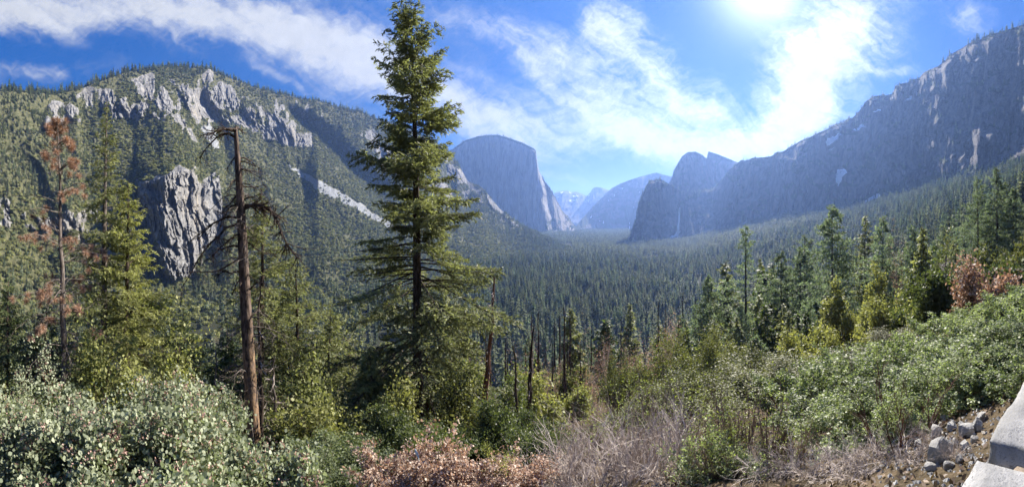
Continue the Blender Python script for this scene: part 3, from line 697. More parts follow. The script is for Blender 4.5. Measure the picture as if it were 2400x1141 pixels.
def grow(r, P0, D0, L0, R0, levels, up=0.15, wig=0.25, n=5, taper=0.5):
    """branching: levels = [(children, length factor, spread, first fraction)]; returns segments per level and tips"""
    segs = []; P_, D, L, Rd = P0, D0, L0, R0
    for li in range(len(levels) + 1):
        B = len(P_); u = np.linspace(0, 1, n)
        D = D / np.linalg.norm(D, axis=1, keepdims=True)
        pts = [P_]; d = D.copy()
        for j in range(n - 1):
            d = d + r.normal(0, wig, (B, 3)) / (n ** 0.5); d[:, 2] += up / n
            d /= np.linalg.norm(d, axis=1, keepdims=True)
            pts.append(pts[-1] + d * (L / (n - 1))[:, None])
        Q = np.stack(pts, 1); last = li == len(levels)
        rad = Rd[:, None] * (1 - (1 - (taper if not last else 0.3)) * u)
        segs.append((Q, rad))
        if last: return segs, Q[:, -1], d, Q, L
        nc, lf, spr, f0 = levels[li]
        pi = np.repeat(np.arange(B), nc); k = np.tile(np.arange(nc), B)
        uu = f0 + (1 - f0) * (k + 1) / nc; uu = np.clip(uu - r.random(len(uu)) * (1 - f0) / nc * 0.8 * (k < nc - 1), 0, 1)
        fi = uu * (n - 1) * 0.9999; i0 = fi.astype(int); fr = (fi - i0)[:, None]
        P_ = Q[pi, i0] * (1 - fr) + Q[pi, i0 + 1] * fr
        tan = Q[pi, i0 + 1] - Q[pi, i0]; tan /= np.linalg.norm(tan, axis=1, keepdims=True) + 1e-9
        o = r.normal(size=(len(pi), 3)); o -= tan * (o * tan).sum(1, keepdims=True); o /= np.linalg.norm(o, axis=1, keepdims=True)
        a = spr * r.uniform(0.6, 1.3, len(pi)) * np.where(k == nc - 1, 0.5, 1)
        D = tan * np.cos(a)[:, None] + o * np.sin(a)[:, None]
        L = L[pi] * lf * r.uniform(0.7, 1.25, len(pi)); Rd = (Rd[pi] * (1 - (1 - taper) * uu)) * 0.68
def woody(mb, segs, ks=(7, 5, 4, 3, 3, 3), mi=0):
    for (Q, rad), k in zip(segs, ks): mb.tubes(Q, rad, k, mi, 0.5)
def leafcloud(r, mb, tips, dirs, per, spread, size, mi=0, shape='diamond', aspect=0.7, outw=None, tint_var=0.18, updir=0.4):
    n = len(tips); ti = np.repeat(np.arange(n), per)
    c = tips[ti] + r.normal(0, spread, (len(ti), 3)) - dirs[ti] * np.abs(r.normal(0, spread, (len(ti), 1)))
    d = dirs[ti] * 0.6 + r.normal(0, 0.7, (len(ti), 3)); d[:, 2] += updir * 0.5
    nn = r.normal(0, 0.8, (len(ti), 3)); nn[:, 2] += updir
    s_ = size * r.uniform(0.6, 1.35, len(ti))
    tn = 0.5 + 0.22 * r.normal(size=n)[ti] + r.normal(0, tint_var, len(ti))
    mb.cards(c, d, nn, s_, s_ * aspect, mi, np.clip(tn, 0, 1), shape)
def broadleaf(seed, H, W, per=14, size=0.35, stems=3, levels=None, spread=0.4, shape='diamond', thick=0.18, lean=0.5, wig=0.3, up=0.2, aspect=0.7, tree=False):
    r = np.random.default_rng(seed)
    levels = levels or [(5, 0.62, 0.7, 0.35), (5, 0.6, 0.7, 0.3), (4, 0.55, 0.8, 0.2)]
    a = np.arange(stems) * 6.283 / stems + r.random(stems)
    D0 = np.stack([np.cos(a) * lean, np.sin(a) * lean, np.ones(stems)], -1)
    P0 = np.stack([np.cos(a) * 0.05 * W, np.sin(a) * 0.05 * W, 0 * a - 0.15 * min(H, 2)], -1)
    segs, tips, dirs, Q, L = grow(r, P0, D0, 0.5 * r.uniform(.62, 1.25, stems), np.full(stems, thick), levels, up, wig)
    # scale to the wanted size
    allp = tips; zs = H / np.percentile(allp[:, 2], 99); xs = W / 2 / np.percentile(np.hypot(allp[:, 0], allp[:, 1]), 97)
    S = np.array([xs, xs, zs]); wood, crown = MB(), MB()
    segs = [(q * S, rad) for q, rad in segs]
    if tree:
        wood.trunks = []
        for q, rd in zip(*segs[0]):
            tm = MB(); tm.tubes(q[None], rd[None], 8); wood.trunks.append(tm)
        wood.limbs = MB(); woody(wood.limbs, segs[1:], (5, 4, 3, 3, 3))
    else: woody(wood, segs)
    if per: leafcloud(r, crown, tips * S, dirs, per, spread, size, 0, shape, aspect)
    return wood, crown, tips * S, dirs
def far_conifer(seed, H=32, W=8, tiers=17, per=9):
    r = np.random.default_rng(seed); mb = MB()
    s_ = np.linspace(0, 1, 4)
    mb.tubes(np.stack([0 * s_, 0 * s_, H * s_ - 1.0 * (s_ == 0)], -1)[None], (0.36 * (1 - s_ * 0.93))[None], 5, 1)
    f = np.repeat(0.07 + 0.93 * (np.arange(tiers) / tiers) ** 0.95, per); f = np.clip(f + r.normal(0, .018, len(f)), 0.05, 0.985)
    a = r.random(len(f)) * 6.283
    L = (W / 2) * ((1 - f) ** 0.8) * (0.55 + 0.45 * sstep(0.05, 0.25, f)) * r.uniform(0.6, 1.2, len(f)) + 0.25
    L *= 1 + .2 * np.sin(2 * a + 9 * f + seed)
    d = np.stack([np.cos(a), np.sin(a), -0.42 + 0.6 * f], -1)
    o = np.stack([0 * a, 0 * a, f * H], -1)
    nn = np.stack([0 * a, 0 * a, 1 + 0 * a], -1) + r.normal(0, 0.45, (len(a), 3))
    tn = np.clip(r.normal(0.5, 0.25, len(a)), 0, 1)
    mb.cards(o + d * L[:, None] * 0.55, d, nn, L * 1.1, L * 0.45 + 0.35, 0, tn, 'quad')
    mb.cards(o + d * L[:, None] * 0.62 + [0, 0, -.25], d, np.cross(d, [0, 0, 1.]) + r.normal(0, 0.5, (len(a), 3)), L * 0.95, 0.5 + L * .28, 0, tn, 'quad')
    return mb
def far_oak(seed, H=7, W=9, n=150):
    r = np.random.default_rng(seed); mb = MB()
    nl = 7; lc = unit(nl, r) * np.array([W * .28, W * .28, H * .22]) + [0, 0, H * .52]
    lr = r.uniform(0.24, 0.36, nl) * W
    i = r.integers(0, nl, n); u = unit(n, r); u[:, 2] = np.abs(u[:, 2]) * 1.1 - 0.25; u /= np.linalg.norm(u, axis=1, keepdims=True)
    c = lc[i] + u * (lr[i] * r.uniform(0.75, 1.08, n))[:, None] * np.array([1, 1, .8])
    d = np.cross(u, unit(n, r)); nn = u + r.normal(0, .45, (n, 3))
    sz = r.uniform(0.7, 1.5, n) * W / 9 * 1.25
    mb.cards(c, d, nn, sz, sz * 0.8, 0, np.clip(r.normal(.5, .2, n), 0, 1), 'quad')
    return mb

def gn_scatter(name, pts, scl, rot, templates, label, cat=None, seed=3):
    """one object that repeats the templates at its points"""
    me = bpy.data.meshes.new(name); me.vertices.add(len(pts)); me.vertices.foreach_set('co', np.asarray(pts, np.float32).ravel())
    for k, a in (('scl', scl), ('rot', rot)):
        at = me.attributes.new(k, 'FLOAT', 'POINT'); at.data.foreach_set('value', np.asarray(a, np.float32))
    at = me.attributes.new('pick', 'INT', 'POINT'); at.data.foreach_set('value', np.random.default_rng(seed).integers(0, len(templates), len(pts)).astype(np.int32))
    o = link(name, me, label, cat, kind='stuff')
    g = bpy.data.node_groups.new(name, 'GeometryNodeTree')
    g.interface.new_socket('Geometry', in_out='INPUT', socket_type='NodeSocketGeometry')
    g.interface.new_socket('Geometry', in_out='OUTPUT', socket_type='NodeSocketGeometry')
    gi = g.nodes.new('NodeGroupInput'); go = g.nodes.new('NodeGroupOutput')
    jn = g.nodes.new('GeometryNodeJoinGeometry')
    for tm in templates:
        oi = g.nodes.new('GeometryNodeObjectInfo'); oi.inputs['Object'].default_value = tm; oi.inputs['As Instance'].default_value = True
        g.links.new(oi.outputs['Geometry'], jn.inputs[0])
    ip = g.nodes.new('GeometryNodeInstanceOnPoints'); ip.inputs['Pick Instance'].default_value = True
    def att(k, ty):
        n = g.nodes.new('GeometryNodeInputNamedAttribute'); n.data_type = ty; n.inputs['Name'].default_value = k
        return n.outputs[0]
    g.links.new(gi.outputs[0], ip.inputs['Points']); g.links.new(jn.outputs[0], ip.inputs['Instance'])
    g.links.new(att('pick', 'INT'), ip.inputs['Instance Index'])
    cr = g.nodes.new('ShaderNodeCombineXYZ'); g.links.new(att('rot', 'FLOAT'), cr.inputs[2]); g.links.new(cr.outputs[0], ip.inputs['Rotation'])
    g.links.new(att('scl', 'FLOAT'), ip.inputs['Scale'])
    g.links.new(ip.outputs[0], go.inputs[0])
    md = o.modifiers.new('scatter', 'NODES'); md.node_group = g
    return o
def template(name, me): return bpy.data.objects.new(name, me)
# ================================================================ FORESTS
T_con = [template('conifer_kind', far_conifer(i, H, W).mesh('far_conifer', [M['forest'], M['bark']])) for i, (H, W) in enumerate(((34, 11), (30, 9.5), (26, 9.5), (38, 11), (22, 9)))]
T_con += [template('pale_conifer_kind', far_conifer(40 + i, H, W).mesh('pale_conifer', [M['pine'], M['bark_grey']])) for i, (H, W) in enumerate(((40, 11), (18, 8)))]
T_con_far = [template('far_conifer_kind', far_conifer(20 + i, H, W, 10, 6).mesh('far_conifer', [M['forest'], M['bark']])) for i, (H, W) in enumerate(((34, 12), (28, 11), (38, 12)))]
T_oak = [template('oak_kind', far_oak(i, H, W).mesh('far_oak', [M['oak']])) for i, (H, W) in enumerate(((7, 9), (6, 8), (8.5, 10), (5, 7)))]
T_olv = [template('pale_oak_kind', far_oak(9 + i, H, W).mesh('far_oak', [M['oak_grey']])) for i, (H, W) in enumerate(((8, 9), (6, 8)))]

# -- valley floor and the slopes either side
def scatter_ground(n, R0, R1, p0, p1, seed, keep):
    r = np.random.default_rng(seed)
    R = np.sqrt(r.random(n) * (R1 ** 2 - R0 ** 2) + R0 ** 2); px = r.uniform(p0, p1, n)
    P_ = pt(px, HZ, R); P_[:, 2] = gz(P_[:, 0], P_[:, 1])
    k = keep(px, R, P_, r); return P_[k], px[k], R[k]
lmb = lambda px: np.interp(px, [b[0] for b in LM_base], [b[1] for b in LM_base])
rwb = lambda px: np.interp(px, [1474, 1476, 1600, 1740, 1850, 2000, 2200, 2400, 2700], [6000, 2500, 2660, 2500, 2180, 1780, 1380, 1090, 830])
def keep_far(px, R, P_, r):
    lim = np.where(px < 1340, lmb(px) + 60, np.where(px < 1475, 6000, rwb(px)))
    clr = np.hypot((px - 1555) / 60., (HZ + F * 170 / R - 603) / 6.) < 1                    # a clearing on the floor
    lim = np.where((px > 1225) & (px < 1345) & (R > 2450), 4300, lim)
    open_ = (fbm(P_[:, 0] / 210., P_[:, 1] / 210., 0, 3, 33) > .34) & (r.random(len(R)) < .75)
    return ~open_ & (R < lim) & (r.random(len(R)) < np.clip(1.15 - R / 5200, 0.3, 1)) & ~clr
def area_n(R0, R1, p0, p1, per): return int(0.5 * (R1 ** 2 - R0 ** 2) * (p1 - p0) / F / per)
FP, fpx, fR = scatter_ground(area_n(270, 1500, -60, 2700, 100), 270, 1500, -60, 2700, 1, keep_far)
FP2, fpx2, fR2 = scatter_ground(area_n(1500, 5600, 1100, 2300, 115), 1500, 5600, 1100, 2300, 2, keep_far)
# trees thin out into scrub on the burnt slope below the overlook (left and centre)
r_ = np.random.default_rng(5)
thin = (fR < 420) & (fpx < 1650) & (r_.random(len(fR)) < 0.6)
FP, fpx, fR = FP[~thin], fpx[~thin], fR[~thin]
o_ = np.argsort(fR); FP, fpx, fR = FP[o_], fpx[o_], fR[o_]
r_ = np.random.default_rng(6)
# the nearest three hundred in view are trees of their own
inview = np.where((fpx > 640) & (fpx < 2400))[0][:56]
sel = np.zeros(len(fR), bool); sel[inview] = True
lab_f = 'dark green conifer among the nearest ranks of the dense valley forest'
for j, i in enumerate(inview):
    k = int(r_.integers(0, 5))
    link('conifer', T_con[k].data, lab_f, 'tree', 'conifers in the near ranks of the valley forest', loc=FP[i], rz=float(r_.random() * 6.28), scale=float(r_.uniform(.8, 1.35)))
rest = ~sel
hn = lambda x, y: 0.78 + 0.22 * fbm(x / 140., y / 140., 0, 3, 12)
oakside = rest & (fpx < 1010 + 60 * fbm(FP[:, 0] / 80., FP[:, 1] / 80., 0, 2, 3)) & (r_.random(len(fR)) < .82); rest &= ~oakside
gn_scatter('oak_woodland', FP[oakside], r_.uniform(.8, 1.9, oakside.sum()), r_.random(oakside.sum()) * 6.28, T_oak + T_olv[:1], 'green oak woodland at the foot of the sunlit mountain', seed=14)
gn_scatter('forest', FP[rest], r_.uniform(.75, 1.6, rest.sum()) * hn(FP[rest][:, 0], FP[rest][:, 1]), r_.random(rest.sum()) * 6.28, T_con, 'dense dark conifer forest over the valley floor and the lower slope', seed=4)
odd = fbm(FP[:, 0] / 120., FP[:, 1] / 120., 0, 3, 35) > .22; sub_ = rest & odd & (r_.random(len(fR)) < .5)
gn_scatter('oak_woodland', FP[sub_] + [4, 3, 0], r_.uniform(.8, 1.7, sub_.sum()), r_.random(sub_.sum()) * 6.28, T_oak + T_olv, 'patches of rounded oaks between the conifers of the valley floor', seed=15)
gn_scatter('forest', FP2, r_.uniform(.8, 1.5, len(FP2)) * hn(FP2[:, 0], FP2[:, 1]), r_.random(len(FP2)) * 6.28, T_con_far, 'hazy far conifer forest running up the valley between the cliffs', seed=5)

# -- the left mountain: oak brush, conifers on the crest and low left flank
def sample_relief(G, n, seed, keep):
    r = np.random.default_rng(seed)
    Pm = G['P']; a, b = Pm.shape[:2]
    e1 = Pm[1:, :-1] - Pm[:-1, :-1]; e2 = Pm[:-1, 1:] - Pm[:-1, :-1]
    ar = np.linalg.norm(np.cross(e1, e2)[..., :], axis=-1); hz = np.abs(np.cross(e1, e2)[..., 2]) / (ar + 1e-9)
    ar = ar * (0.35 + hz)
    pr = (ar / ar.sum()).ravel(); idx = r.choice(len(pr), n, p=pr)
    i, j = np.unravel_index(idx, ar.shape); u = r.random((n, 1)); v = r.random((n, 1))
    P_ = Pm[i, j] + e1[i, j] * u + e2[i, j] * v
    info = dict(px=G['PX'][i, j], py=G['PY'][i, j], hz=hz[i, j], rock=G['at']['rock'][i, j], tal=G['at']['talus'][i, j], snow=G['at']['snow'][i, j])
    k = keep(P_, info, r); return P_[k], {q: v_[k] for q, v_ in info.items()}
def crest(px): return np.interp(px, [e[0] for e in LM_ridge], [e[1] for e in LM_ridge])
def lm_keep(P_, I, r):
    bare = (fbm(P_[:, 0] / 60., P_[:, 1] / 60., P_[:, 2] / 60., 3, 4) > 0.33) & (r.random(len(P_)) < .7)
    return (I['rock'] < 0.35 + 0.3 * (r.random(len(P_)) < .12)) & ((I['tal'] < 0.3) | (r.random(len(P_)) < .04)) & ~bare
VP, VI = sample_relief(LM, 84000, 8, lm_keep)
dc = VI['py'] - crest(VI['px'])
r_ = np.random.default_rng(9)
nn_ = fbm(VP[:, 0] / 90., VP[:, 1] / 90., VP[:, 2] / 90., 3, 14)
pcon = np.clip(sstep(34, 10, dc + 14 * nn_) * 0.95 + sstep(230, 120, VI['px'] + 60 * nn_) * sstep(520, 420, VI['py']) * 0.75 + 0.07
               + 0.75 * sstep(640, 700, VI['px']) * sstep(90, 30, dc) + 0.3 * sstep(560, 660, VI['py']), 0, 0.97)
isc = r_.random(len(VP)) < pcon
cp = VP[isc]; k = r_.random(len(cp)) < 0.55; cp = cp[k]
gn_scatter('hillside_conifers', cp - [0, 0, 1], r_.uniform(.28, .72, len(cp)), r_.random(len(cp)) * 6.28, T_con, 'conifers along the crest and left flank of the sunlit mountain', seed=6)
op = VP[~isc]; oR = np.hypot(op[:, 0], op[:, 1]); o_ = np.argsort(oR); op = op[o_]; oi = VI['py'][~isc][o_]; ox = VI['px'][~isc][o_]
vis = np.where((ox > 700) & (ox < 1160) & (oi < 790) & (oi > 560))[0][:100]
sel = np.zeros(len(op), bool); sel[vis] = True
for i in vis:
    k = int(r_.integers(0, 4))
    link('oak', T_oak[k].data, 'rounded evergreen oak low on the brushy mountainside behind the tall fir', 'tree', 'oaks low on the mountainside', loc=op[i] - [0, 0, 1.2], rz=float(r_.random() * 6.28), scale=float(r_.uniform(.7, 1.45)))
gn_scatter('hillside_brush', op[~sel] - [0, 0, 1.2], r_.uniform(.45, 1.25, (~sel).sum()), r_.random((~sel).sum()) * 6.28, T_oak + T_olv[:1], 'rounded oak brush covering the sunlit mountainside between the cliffs', seed=7)

# -- trees along the cliff tops, and on ledges
def ridge_trees(G, n, seed, label, top, dens=1.0, smin=.35, smax=.8, cond=None):
    P_, I = sample_relief(G, n, seed, lambda P_, I, r: (I['py'] - np.interp(I['px'], [e[0] for e in top], [e[1] for e in top]) < 9) | ((I['rock'] < .4) & (I['hz'] > .25)))
    if cond is not None:
        k = cond(I); P_ = P_[k]
    # and on the flat just behind the edge
    r = np.random.default_rng(seed); px = r.uniform(G['px'][0], G['px'][-1], int(n * 0.02 * dens))
    i = np.clip(np.searchsorted(G['px'], px), 0, len(G['px']) - 1); E_ = G['P'][i, -1]; s_ = 1 + r.uniform(0, 60, len(px))[:, None] / np.hypot(E_[:, 0], E_[:, 1])[:, None]
    Q = np.concatenate([E_ * [1, 1, 1] * np.concatenate([s_, s_, np.ones_like(s_)], 1), E_])
    k = r.random(len(Q)) < sstep(-.35, .15, fbm(np.concatenate([px, px]) / 18., 0, 0, 2, seed)); Q = Q[k]
    A = np.concatenate([P_, Q]); S_ = r.uniform(smin, smax, len(A)) * np.where(np.arange(len(A)) >= len(P_), 1.35, 1.0)
    gn_scatter('ridge_conifers', A - [0, 0, 2], S_, r.random(len(A)) * 6.28, T_con, label, seed=seed)
ridge_trees(RW, 9000, 31, 'small conifers on the ledges and along the skyline of the shaded wall', RW_ridge, 1.2)
ridge_trees(EC, 5000, 32, 'tiny conifers on the flat top of the pale monolith', EC_ridge, 1.2, .4, .8, lambda I: (I['px'] < 1256) | (I['py'] > 500))
px_ = r_.uniform(-40, 1050, 1500); ii = np.clip(np.searchsorted(LM['px'], px_), 0, len(LM['px']) - 1)
Q = LM['P'][ii, -1] + np.stack([LM['P'][ii, -1][:, 0], LM['P'][ii, -1][:, 1], 0 * px_], -1) / 1500 * r_.uniform(-5, 70, len(px_))[:, None]
gn_scatter('crest_conifers', Q - [0, 0, 2], r_.uniform(.5, 1.15, len(Q)), r_.random(len(Q)) * 6.28, T_con, 'row of conifers standing along the crest of the near mountain', seed=61)
# ================================================================ THE NEAR SLOPE
def gpos(px, R, sink=0.0):
    p = pt(px, HZ, R); return (float(p[0]), float(p[1]), float(gz(p[0], p[1])) - sink)
def top_h(px, R, py):                                     # height of a thing whose top shows at row py
    return R * (HZ - py) / F - gpos(px, R)[2]
def ground_R(px, py, lo=1.2, hi=60):
    Rs = np.linspace(lo, hi, 3000); P_ = pt(px, HZ, Rs); rows = HZ - F * gz(P_[:, 0], P_[:, 1]) / Rs
    k = np.where(rows <= py)[0]; return float(Rs[k[0]]) if len(k) else hi
def right_of(px): th = (px - 1200) / F; return np.array([math.cos(th), -math.sin(th), 0.0])
def ahead(px): th = (px - 1200) / F; return np.array([math.sin(th), math.cos(th), 0.0])

# ---- the tall fir in the middle
R0 = 28.0; Hf = top_h(985, R0, 3)
wood, crown, inf = conifer(Hf, [(f_, r_f * .9) for f_, r_f in [(0, 2.5), (.05, 6), (.13, 8.4), (.23, 9.4), (.33, 9.2), (.42, 8.6), (.46, 6.0), (.54, 5.9), (.61, 5.0), (.71, 4.4), (.80, 4.5), (.87, 3.7), (.94, 2.4), (.985, .5), (1, .2)]],
    base_h=.07, nbr=370, card=.23, dens=2.9, droop=.42, tr=.52, seed=11, sides=12, lean=tuple(right_of(985)[:2] * -.021), up=.62, gap=.3, branchlets=38, cw=.28, limb_r=.075, dead=.45)
tree_obj('fir_tree', wood, crown, M['bark'], M['fir'], 'tallest fir, standing alone in the middle against the sky, dark trunk and long lower limbs', 'tree', gpos(985, R0, .3))

# ---- conifers standing on the slope: px of the base, row of the top, distance, crown radii, leaves ...
def fir(px, pytop, R, rad, mt, label, seed, base=.08, nbr=120, card=.22, dens=2.1, droop=.4, up=.45, gap=.2, bl=22, tr=None, lean=0, dead=.3, bark='bark', group=None, cw=.30, prof=None):
    H = top_h(px, R, pytop); prof = prof or [(0, .6), (.12, 1), (.3, .92), (.55, .62), (.8, .30), (.95, .09), (1, .04)]
    w_, c_, i_ = conifer(H, [(f, v * rad * 1.15) for f, v in prof], base, int(nbr * 1.25), card, dens, droop, tr or H * .0155, seed, 8, tuple(right_of(px)[:2] * lean), up, gap, bl, cw, limb_r=.045, dead=dead)
    return tree_obj('fir_tree', w_, c_, M[bark], M[mt], label, 'tree', gpos(px, R, .3), group)
fir(246, 222, 34, 6.4, 'fir_light', 'slender green fir with a pointed spire and pale trunk beside the rusty dead pine', 21, .2, 150, .24, 2.0, bark='bark_grey')
fir(296, 410, 32, 6.4, 'fir_yellow', 'yellow-green fir with a bare upper stem in front of the slender spired fir', 22, .10, 190, .24, 2.2, .3, .5, .3, 24, dead=.2)
fir(612, 428, 34, 6.6, 'fir_light', 'light green fir directly behind the tall broken snag', 23, .08, 170, .24, 2.1)
fir(695, 590, 36, 7.6, 'fir_light', 'bushy light green fir right of the snag, its limbs sweeping low', 24, .05, 150, .23, 2.1)
fir(436, 722, 30, 3.2, 'fir_dark', 'small dark fir with a narrow top between the yellow-green fir and the snag', 25, .05, 90, .28)
fir(20, 640, 34, 5.0, 'fir_dark', 'dark young fir at the edge of the slope above the silvery bushes', 26, .05, 110, .3)
fir(105, 705, 27, 4.0, 'fir_dark', 'dark bushy fir behind the foot of the rusty dead pine', 27, .05, 100, .28)
fir(770, 715, 34, 6.4, 'fir_light', 'loose-limbed young fir halfway between the snag and the tall fir', 28, .05, 100, .26)
fir(1085, 735, 33, 3.6, 'fir', 'mid green fir half hidden by the low right limbs of the tall fir', 29, .05, 100, .28)
fir(868, 800, 24, 3.0, 'fir_light', 'short spreading fir under the left limbs of the tall fir', 30, .05, 90, .26)
fir(530, 770, 26, 3.2, 'fir_dark', 'shaded fir sapling with bare lower twigs left of the snag', 33, .05, 90, .28, dead=.6)
fir(200, 760, 22, 2.8, 'fir_yellow', 'low yellow-green fir at the foot of the spired fir', 34, .04, 100, .25)

# ---- dead branch builder
def dead_branch(r, a, b, sag, rad, twigs, tl, curl=.3, n=9):
    a, b = np.asarray(a, float), np.asarray(b, float); u = np.linspace(0, 1, n); L = np.linalg.norm(b - a)
    Q = a + (b - a) * u[:, None]; Q[:, 2] += sag * L * np.sin(u * math.pi)
    Q += np.cumsum(r.normal(0, .035 * L, (n, 3)) * (u > 0)[:, None], 0) * .6
    mb = MB(); mb.tubes(Q[None], (rad * (1 - .8 * u))[None], 6)
    if twigs:
        i = r.integers(2, n, twigs); P0 = Q[i]; t_ = Q[i] - Q[i - 1]; t_ /= np.linalg.norm(t_, axis=1, keepdims=True)
        D = t_ * .6 + r.normal(0, .55, (twigs, 3)); D[:, 2] -= .25
        sg, *_ = grow(r, P0, D, tl * r.uniform(.4, 1.1, twigs), np.full(twigs, rad * .26), [(3, .55, .7, .3), (2, .6, .6, .4)], -.15, curl, 5, .45)
        woody(mb, sg, (4, 3, 3))
    return mb
# ---- the tall broken snag
def snag():
    px0, R = 600, 16.0; H = top_h(px0, R, 297); e = link('dead_tree', None, 'tall broken snag with flaking dark bark, orange lower trunk and one big drooping limb', 'tree', loc=gpos(px0, R, .2))
    r = np.random.default_rng(40); rt, fw = right_of(px0), ahead(px0); sc = R / F
    zb = gpos(px0, R, .2)[2]
    tx = lambda py: np.interp(py, [297, 500, 700, 900, 1100], [553, 566, 576, 588, 601]) - 601
    def loc(px, py, dpt=0.): return rt * ((px - 601) * sc) + fw * dpt + np.array([0, 0, R * (HZ - py) / F - zb])
    pys = np.array([1200, 1100, 1000, 900, 800, 700, 600, 500, 430, 370, 330, 297.])
    Q = np.stack([loc(601 + tx(p_), p_) for p_ in pys]); Q[0] = Q[1] - [0, 0, 1.2]
    rad = .9 * np.array([.46, .41, .37, .345, .33, .31, .28, .25, .2, .16, .13, .07]) * .92
    mb = MB(); mb.tubes(Q[None], rad[None], 16)
    link('trunk', mb.mesh('snag_trunk', [M['snag']], True), parent=e)
    big = [(305, 497, 322, .10, .07, 8, .5), (322, 466, 362, .28, .05, 9, .5), (300, 572, 296, .05, .05, 3, .2), (372, 592, 380, .05, .035, 3, .3), (378, 612, 392, .1, .03, 3, .4), (432, 622, 432, .0, .03, 3, .4),
           (360, 530, 400, .0, .03, 3, .3), (415, 535, 452, .12, .04, 3, .4), (455, 530, 492, .12, .035, 5, .5), (480, 520, 520, .2, .05, 7, .6), (486, 640, 508, .16, .085, 8, .7), (490, 700, 590, .3, .075, 14, .9), (470, 612, 455, .0, .035, 3, .5),
           (505, 470, 560, .1, .05, 8, .8), (520, 425, 650, .15, .05, 9, .7), (545, 500, 600, .08, .04, 8, .6), (580, 470, 610, .1, .04, 6, .6), (600, 445, 640, -.1, .035, 6, .5), (640, 500, 650, .1, .04, 7, .5), (560, 640, 590, -.1, .03, 6, .5),
           (655, 540, 700, .25, .035, 4, .4), (690, 640, 670, .3, .03, 4, .4), (745, 650, 790, .3, .03, 5, .4)]
    for py, bx, by, sag, rd, tw, tl in big:
        a = loc(601 + tx(py), py); b = loc(bx, by, r.normal(0, .7))
        link('branch', dead_branch(r, a, b, sag, rd * 1.5, tw * 3, tl, .4).mesh('snag_branch', [M['bark']]), parent=e)
    for k in range(64):
        py = r.uniform(380, 1040); an = r.uniform(0, 6.28); L = r.uniform(.5, 1.7)
        a = loc(601 + tx(py), py); b = a + (rt * math.cos(an) + fw * math.sin(an)) * L + [0, 0, r.uniform(-.7, .1) * L]
        link('branch', dead_branch(r, a, b, r.uniform(-.1, .3), .034, 8, .7, .5).mesh('snag_branch', [M['bark_grey'] if k % 3 else M['bark']]), parent=e)
snag()
# ---- the rusty dead pine
def rusty():
    px0, R = 158, 22.0; H = top_h(px0, R, 262); e = link('dead_pine_tree', None, 'dying pine with tufts of rust-orange needles and bare drooping lower branches', 'tree', loc=gpos(px0, R, .3))
    r = np.random.default_rng(44); rt, fw = right_of(px0), ahead(px0)
    s_ = np.linspace(0, 1, 12); Q = np.stack([rt[0] * (-.03 * H) * s_, rt[1] * (-.03 * H) * s_, H * s_ - .5 * (s_ == 0)], -1) + 0.06 * r.normal(size=(12, 3)) * [1, 1, 0]
    mb = MB(); mb.tubes(Q[None], (.30 * (1 - s_ * .93))[None], 10); link('trunk', mb.mesh('rusty_trunk', [M['bark_grey']], True), parent=e)
    for k in range(86):
        f = r.uniform(.2, .985) ** .9; an = k * 2.4 + r.normal(0, .3); a = np.array([np.interp(f, s_, Q[:, i]) for i in range(3)])
        L = np.interp(f, [.2, .4, .6, .8, .93, 1], [2.4, 3.3, 3.3, 2.4, 1.1, .3]) * r.uniform(.5, 1.05)
        b = a + (rt * math.cos(an) + fw * math.sin(an)) * L + [0, 0, L * (np.interp(f, [.2, .5, 1], [-.55, .0, .45]) + r.normal(0, .1))]
        mb = dead_branch(r, a, b, .1 if f > .45 else .22, .035, 8 if f > .45 else 15, .6, .4)
        mt = [M['bark_grey'], M['rust_needle']]
        if r.random() < np.interp(f, [.2, .4, .5, 1], [.1, .4, .75, .85]):
            u = unit(3, r); nt = r.integers(1, 4); tp = a + (b - a) * r.uniform(.55, 1.05, (nt, 1)) + r.normal(0, .18, (nt, 3)); n_ = 110
            ti = np.repeat(np.arange(nt), n_); d = unit(len(ti), r); d[:, 2] -= .25
            mb.cards(tp[ti] + d * .13, d, unit(len(ti), r), .30, .018, 1, np.clip(r.normal(.5, .3, len(ti)), 0, 1), 'quad')
        link('branch', mb.mesh('rusty_branch', mt), parent=e)
rusty()

# ---- dead trunks
def dead_trunk(px, pytop, R, tr, label, seed, lean=0., nb=26, bl=1.0, bark='bark_red', curve=.4, group=None, top_cut=True):
    H = top_h(px, R, pytop); r = np.random.default_rng(seed); rt, fw = right_of(px), ahead(px)
    e = link('dead_tree', None, label, 'tree', group, loc=gpos(px, R, .3))
    s_ = np.linspace(0, 1, 12); Q = rt * (lean * H * (s_ ** .9))[:, None] + np.stack([0 * s_, 0 * s_, H * s_ - .5 * (s_ == 0)], -1); Q[1:] += r.normal(0, .05, (11, 3)) * [1, 1, 0]
    mb = MB(); mb.tubes(Q[None], (tr * (1 - s_ * .82))[None], 9); link('trunk', mb.mesh('dead_trunk', [M[bark]], True), parent=e)
    for k in range(nb):
        f = r.uniform(.12, .97); an = r.uniform(0, 6.28); a = np.array([np.interp(f, s_, Q[:, i]) for i in range(3)]); L = bl * r.uniform(.3, 1.) * (1.15 - f * .7)
        b = a + (rt * math.cos(an) + fw * math.sin(an)) * L + [0, 0, L * r.uniform(-.45, .15)]
        link('branch', dead_branch(r, a, b, -curve * r.uniform(.3, 1), .02 + tr * .04, 3, L * .4, .4, 7).mesh('dead_branch', [M['twig_pale'] if k % 3 else M['bark_grey']]), parent=e)
    return e
dead_trunk(1126, 640, 26, .30, 'leaning reddish dead trunk with short curled pale branches right of the tall fir', 51, .085, 34, 1.5)
dead_trunk(1232, 752, 24, .24, 'thin dark dead trunk leaning right, the thicker of a close pair', 52, .06, 18, 1.1, 'bark')
dead_trunk(1214, 800, 22, .16, 'slim dark pole-like dead trunk just left of the leaning thicker one', 53, -.03, 12, .9, 'bark')
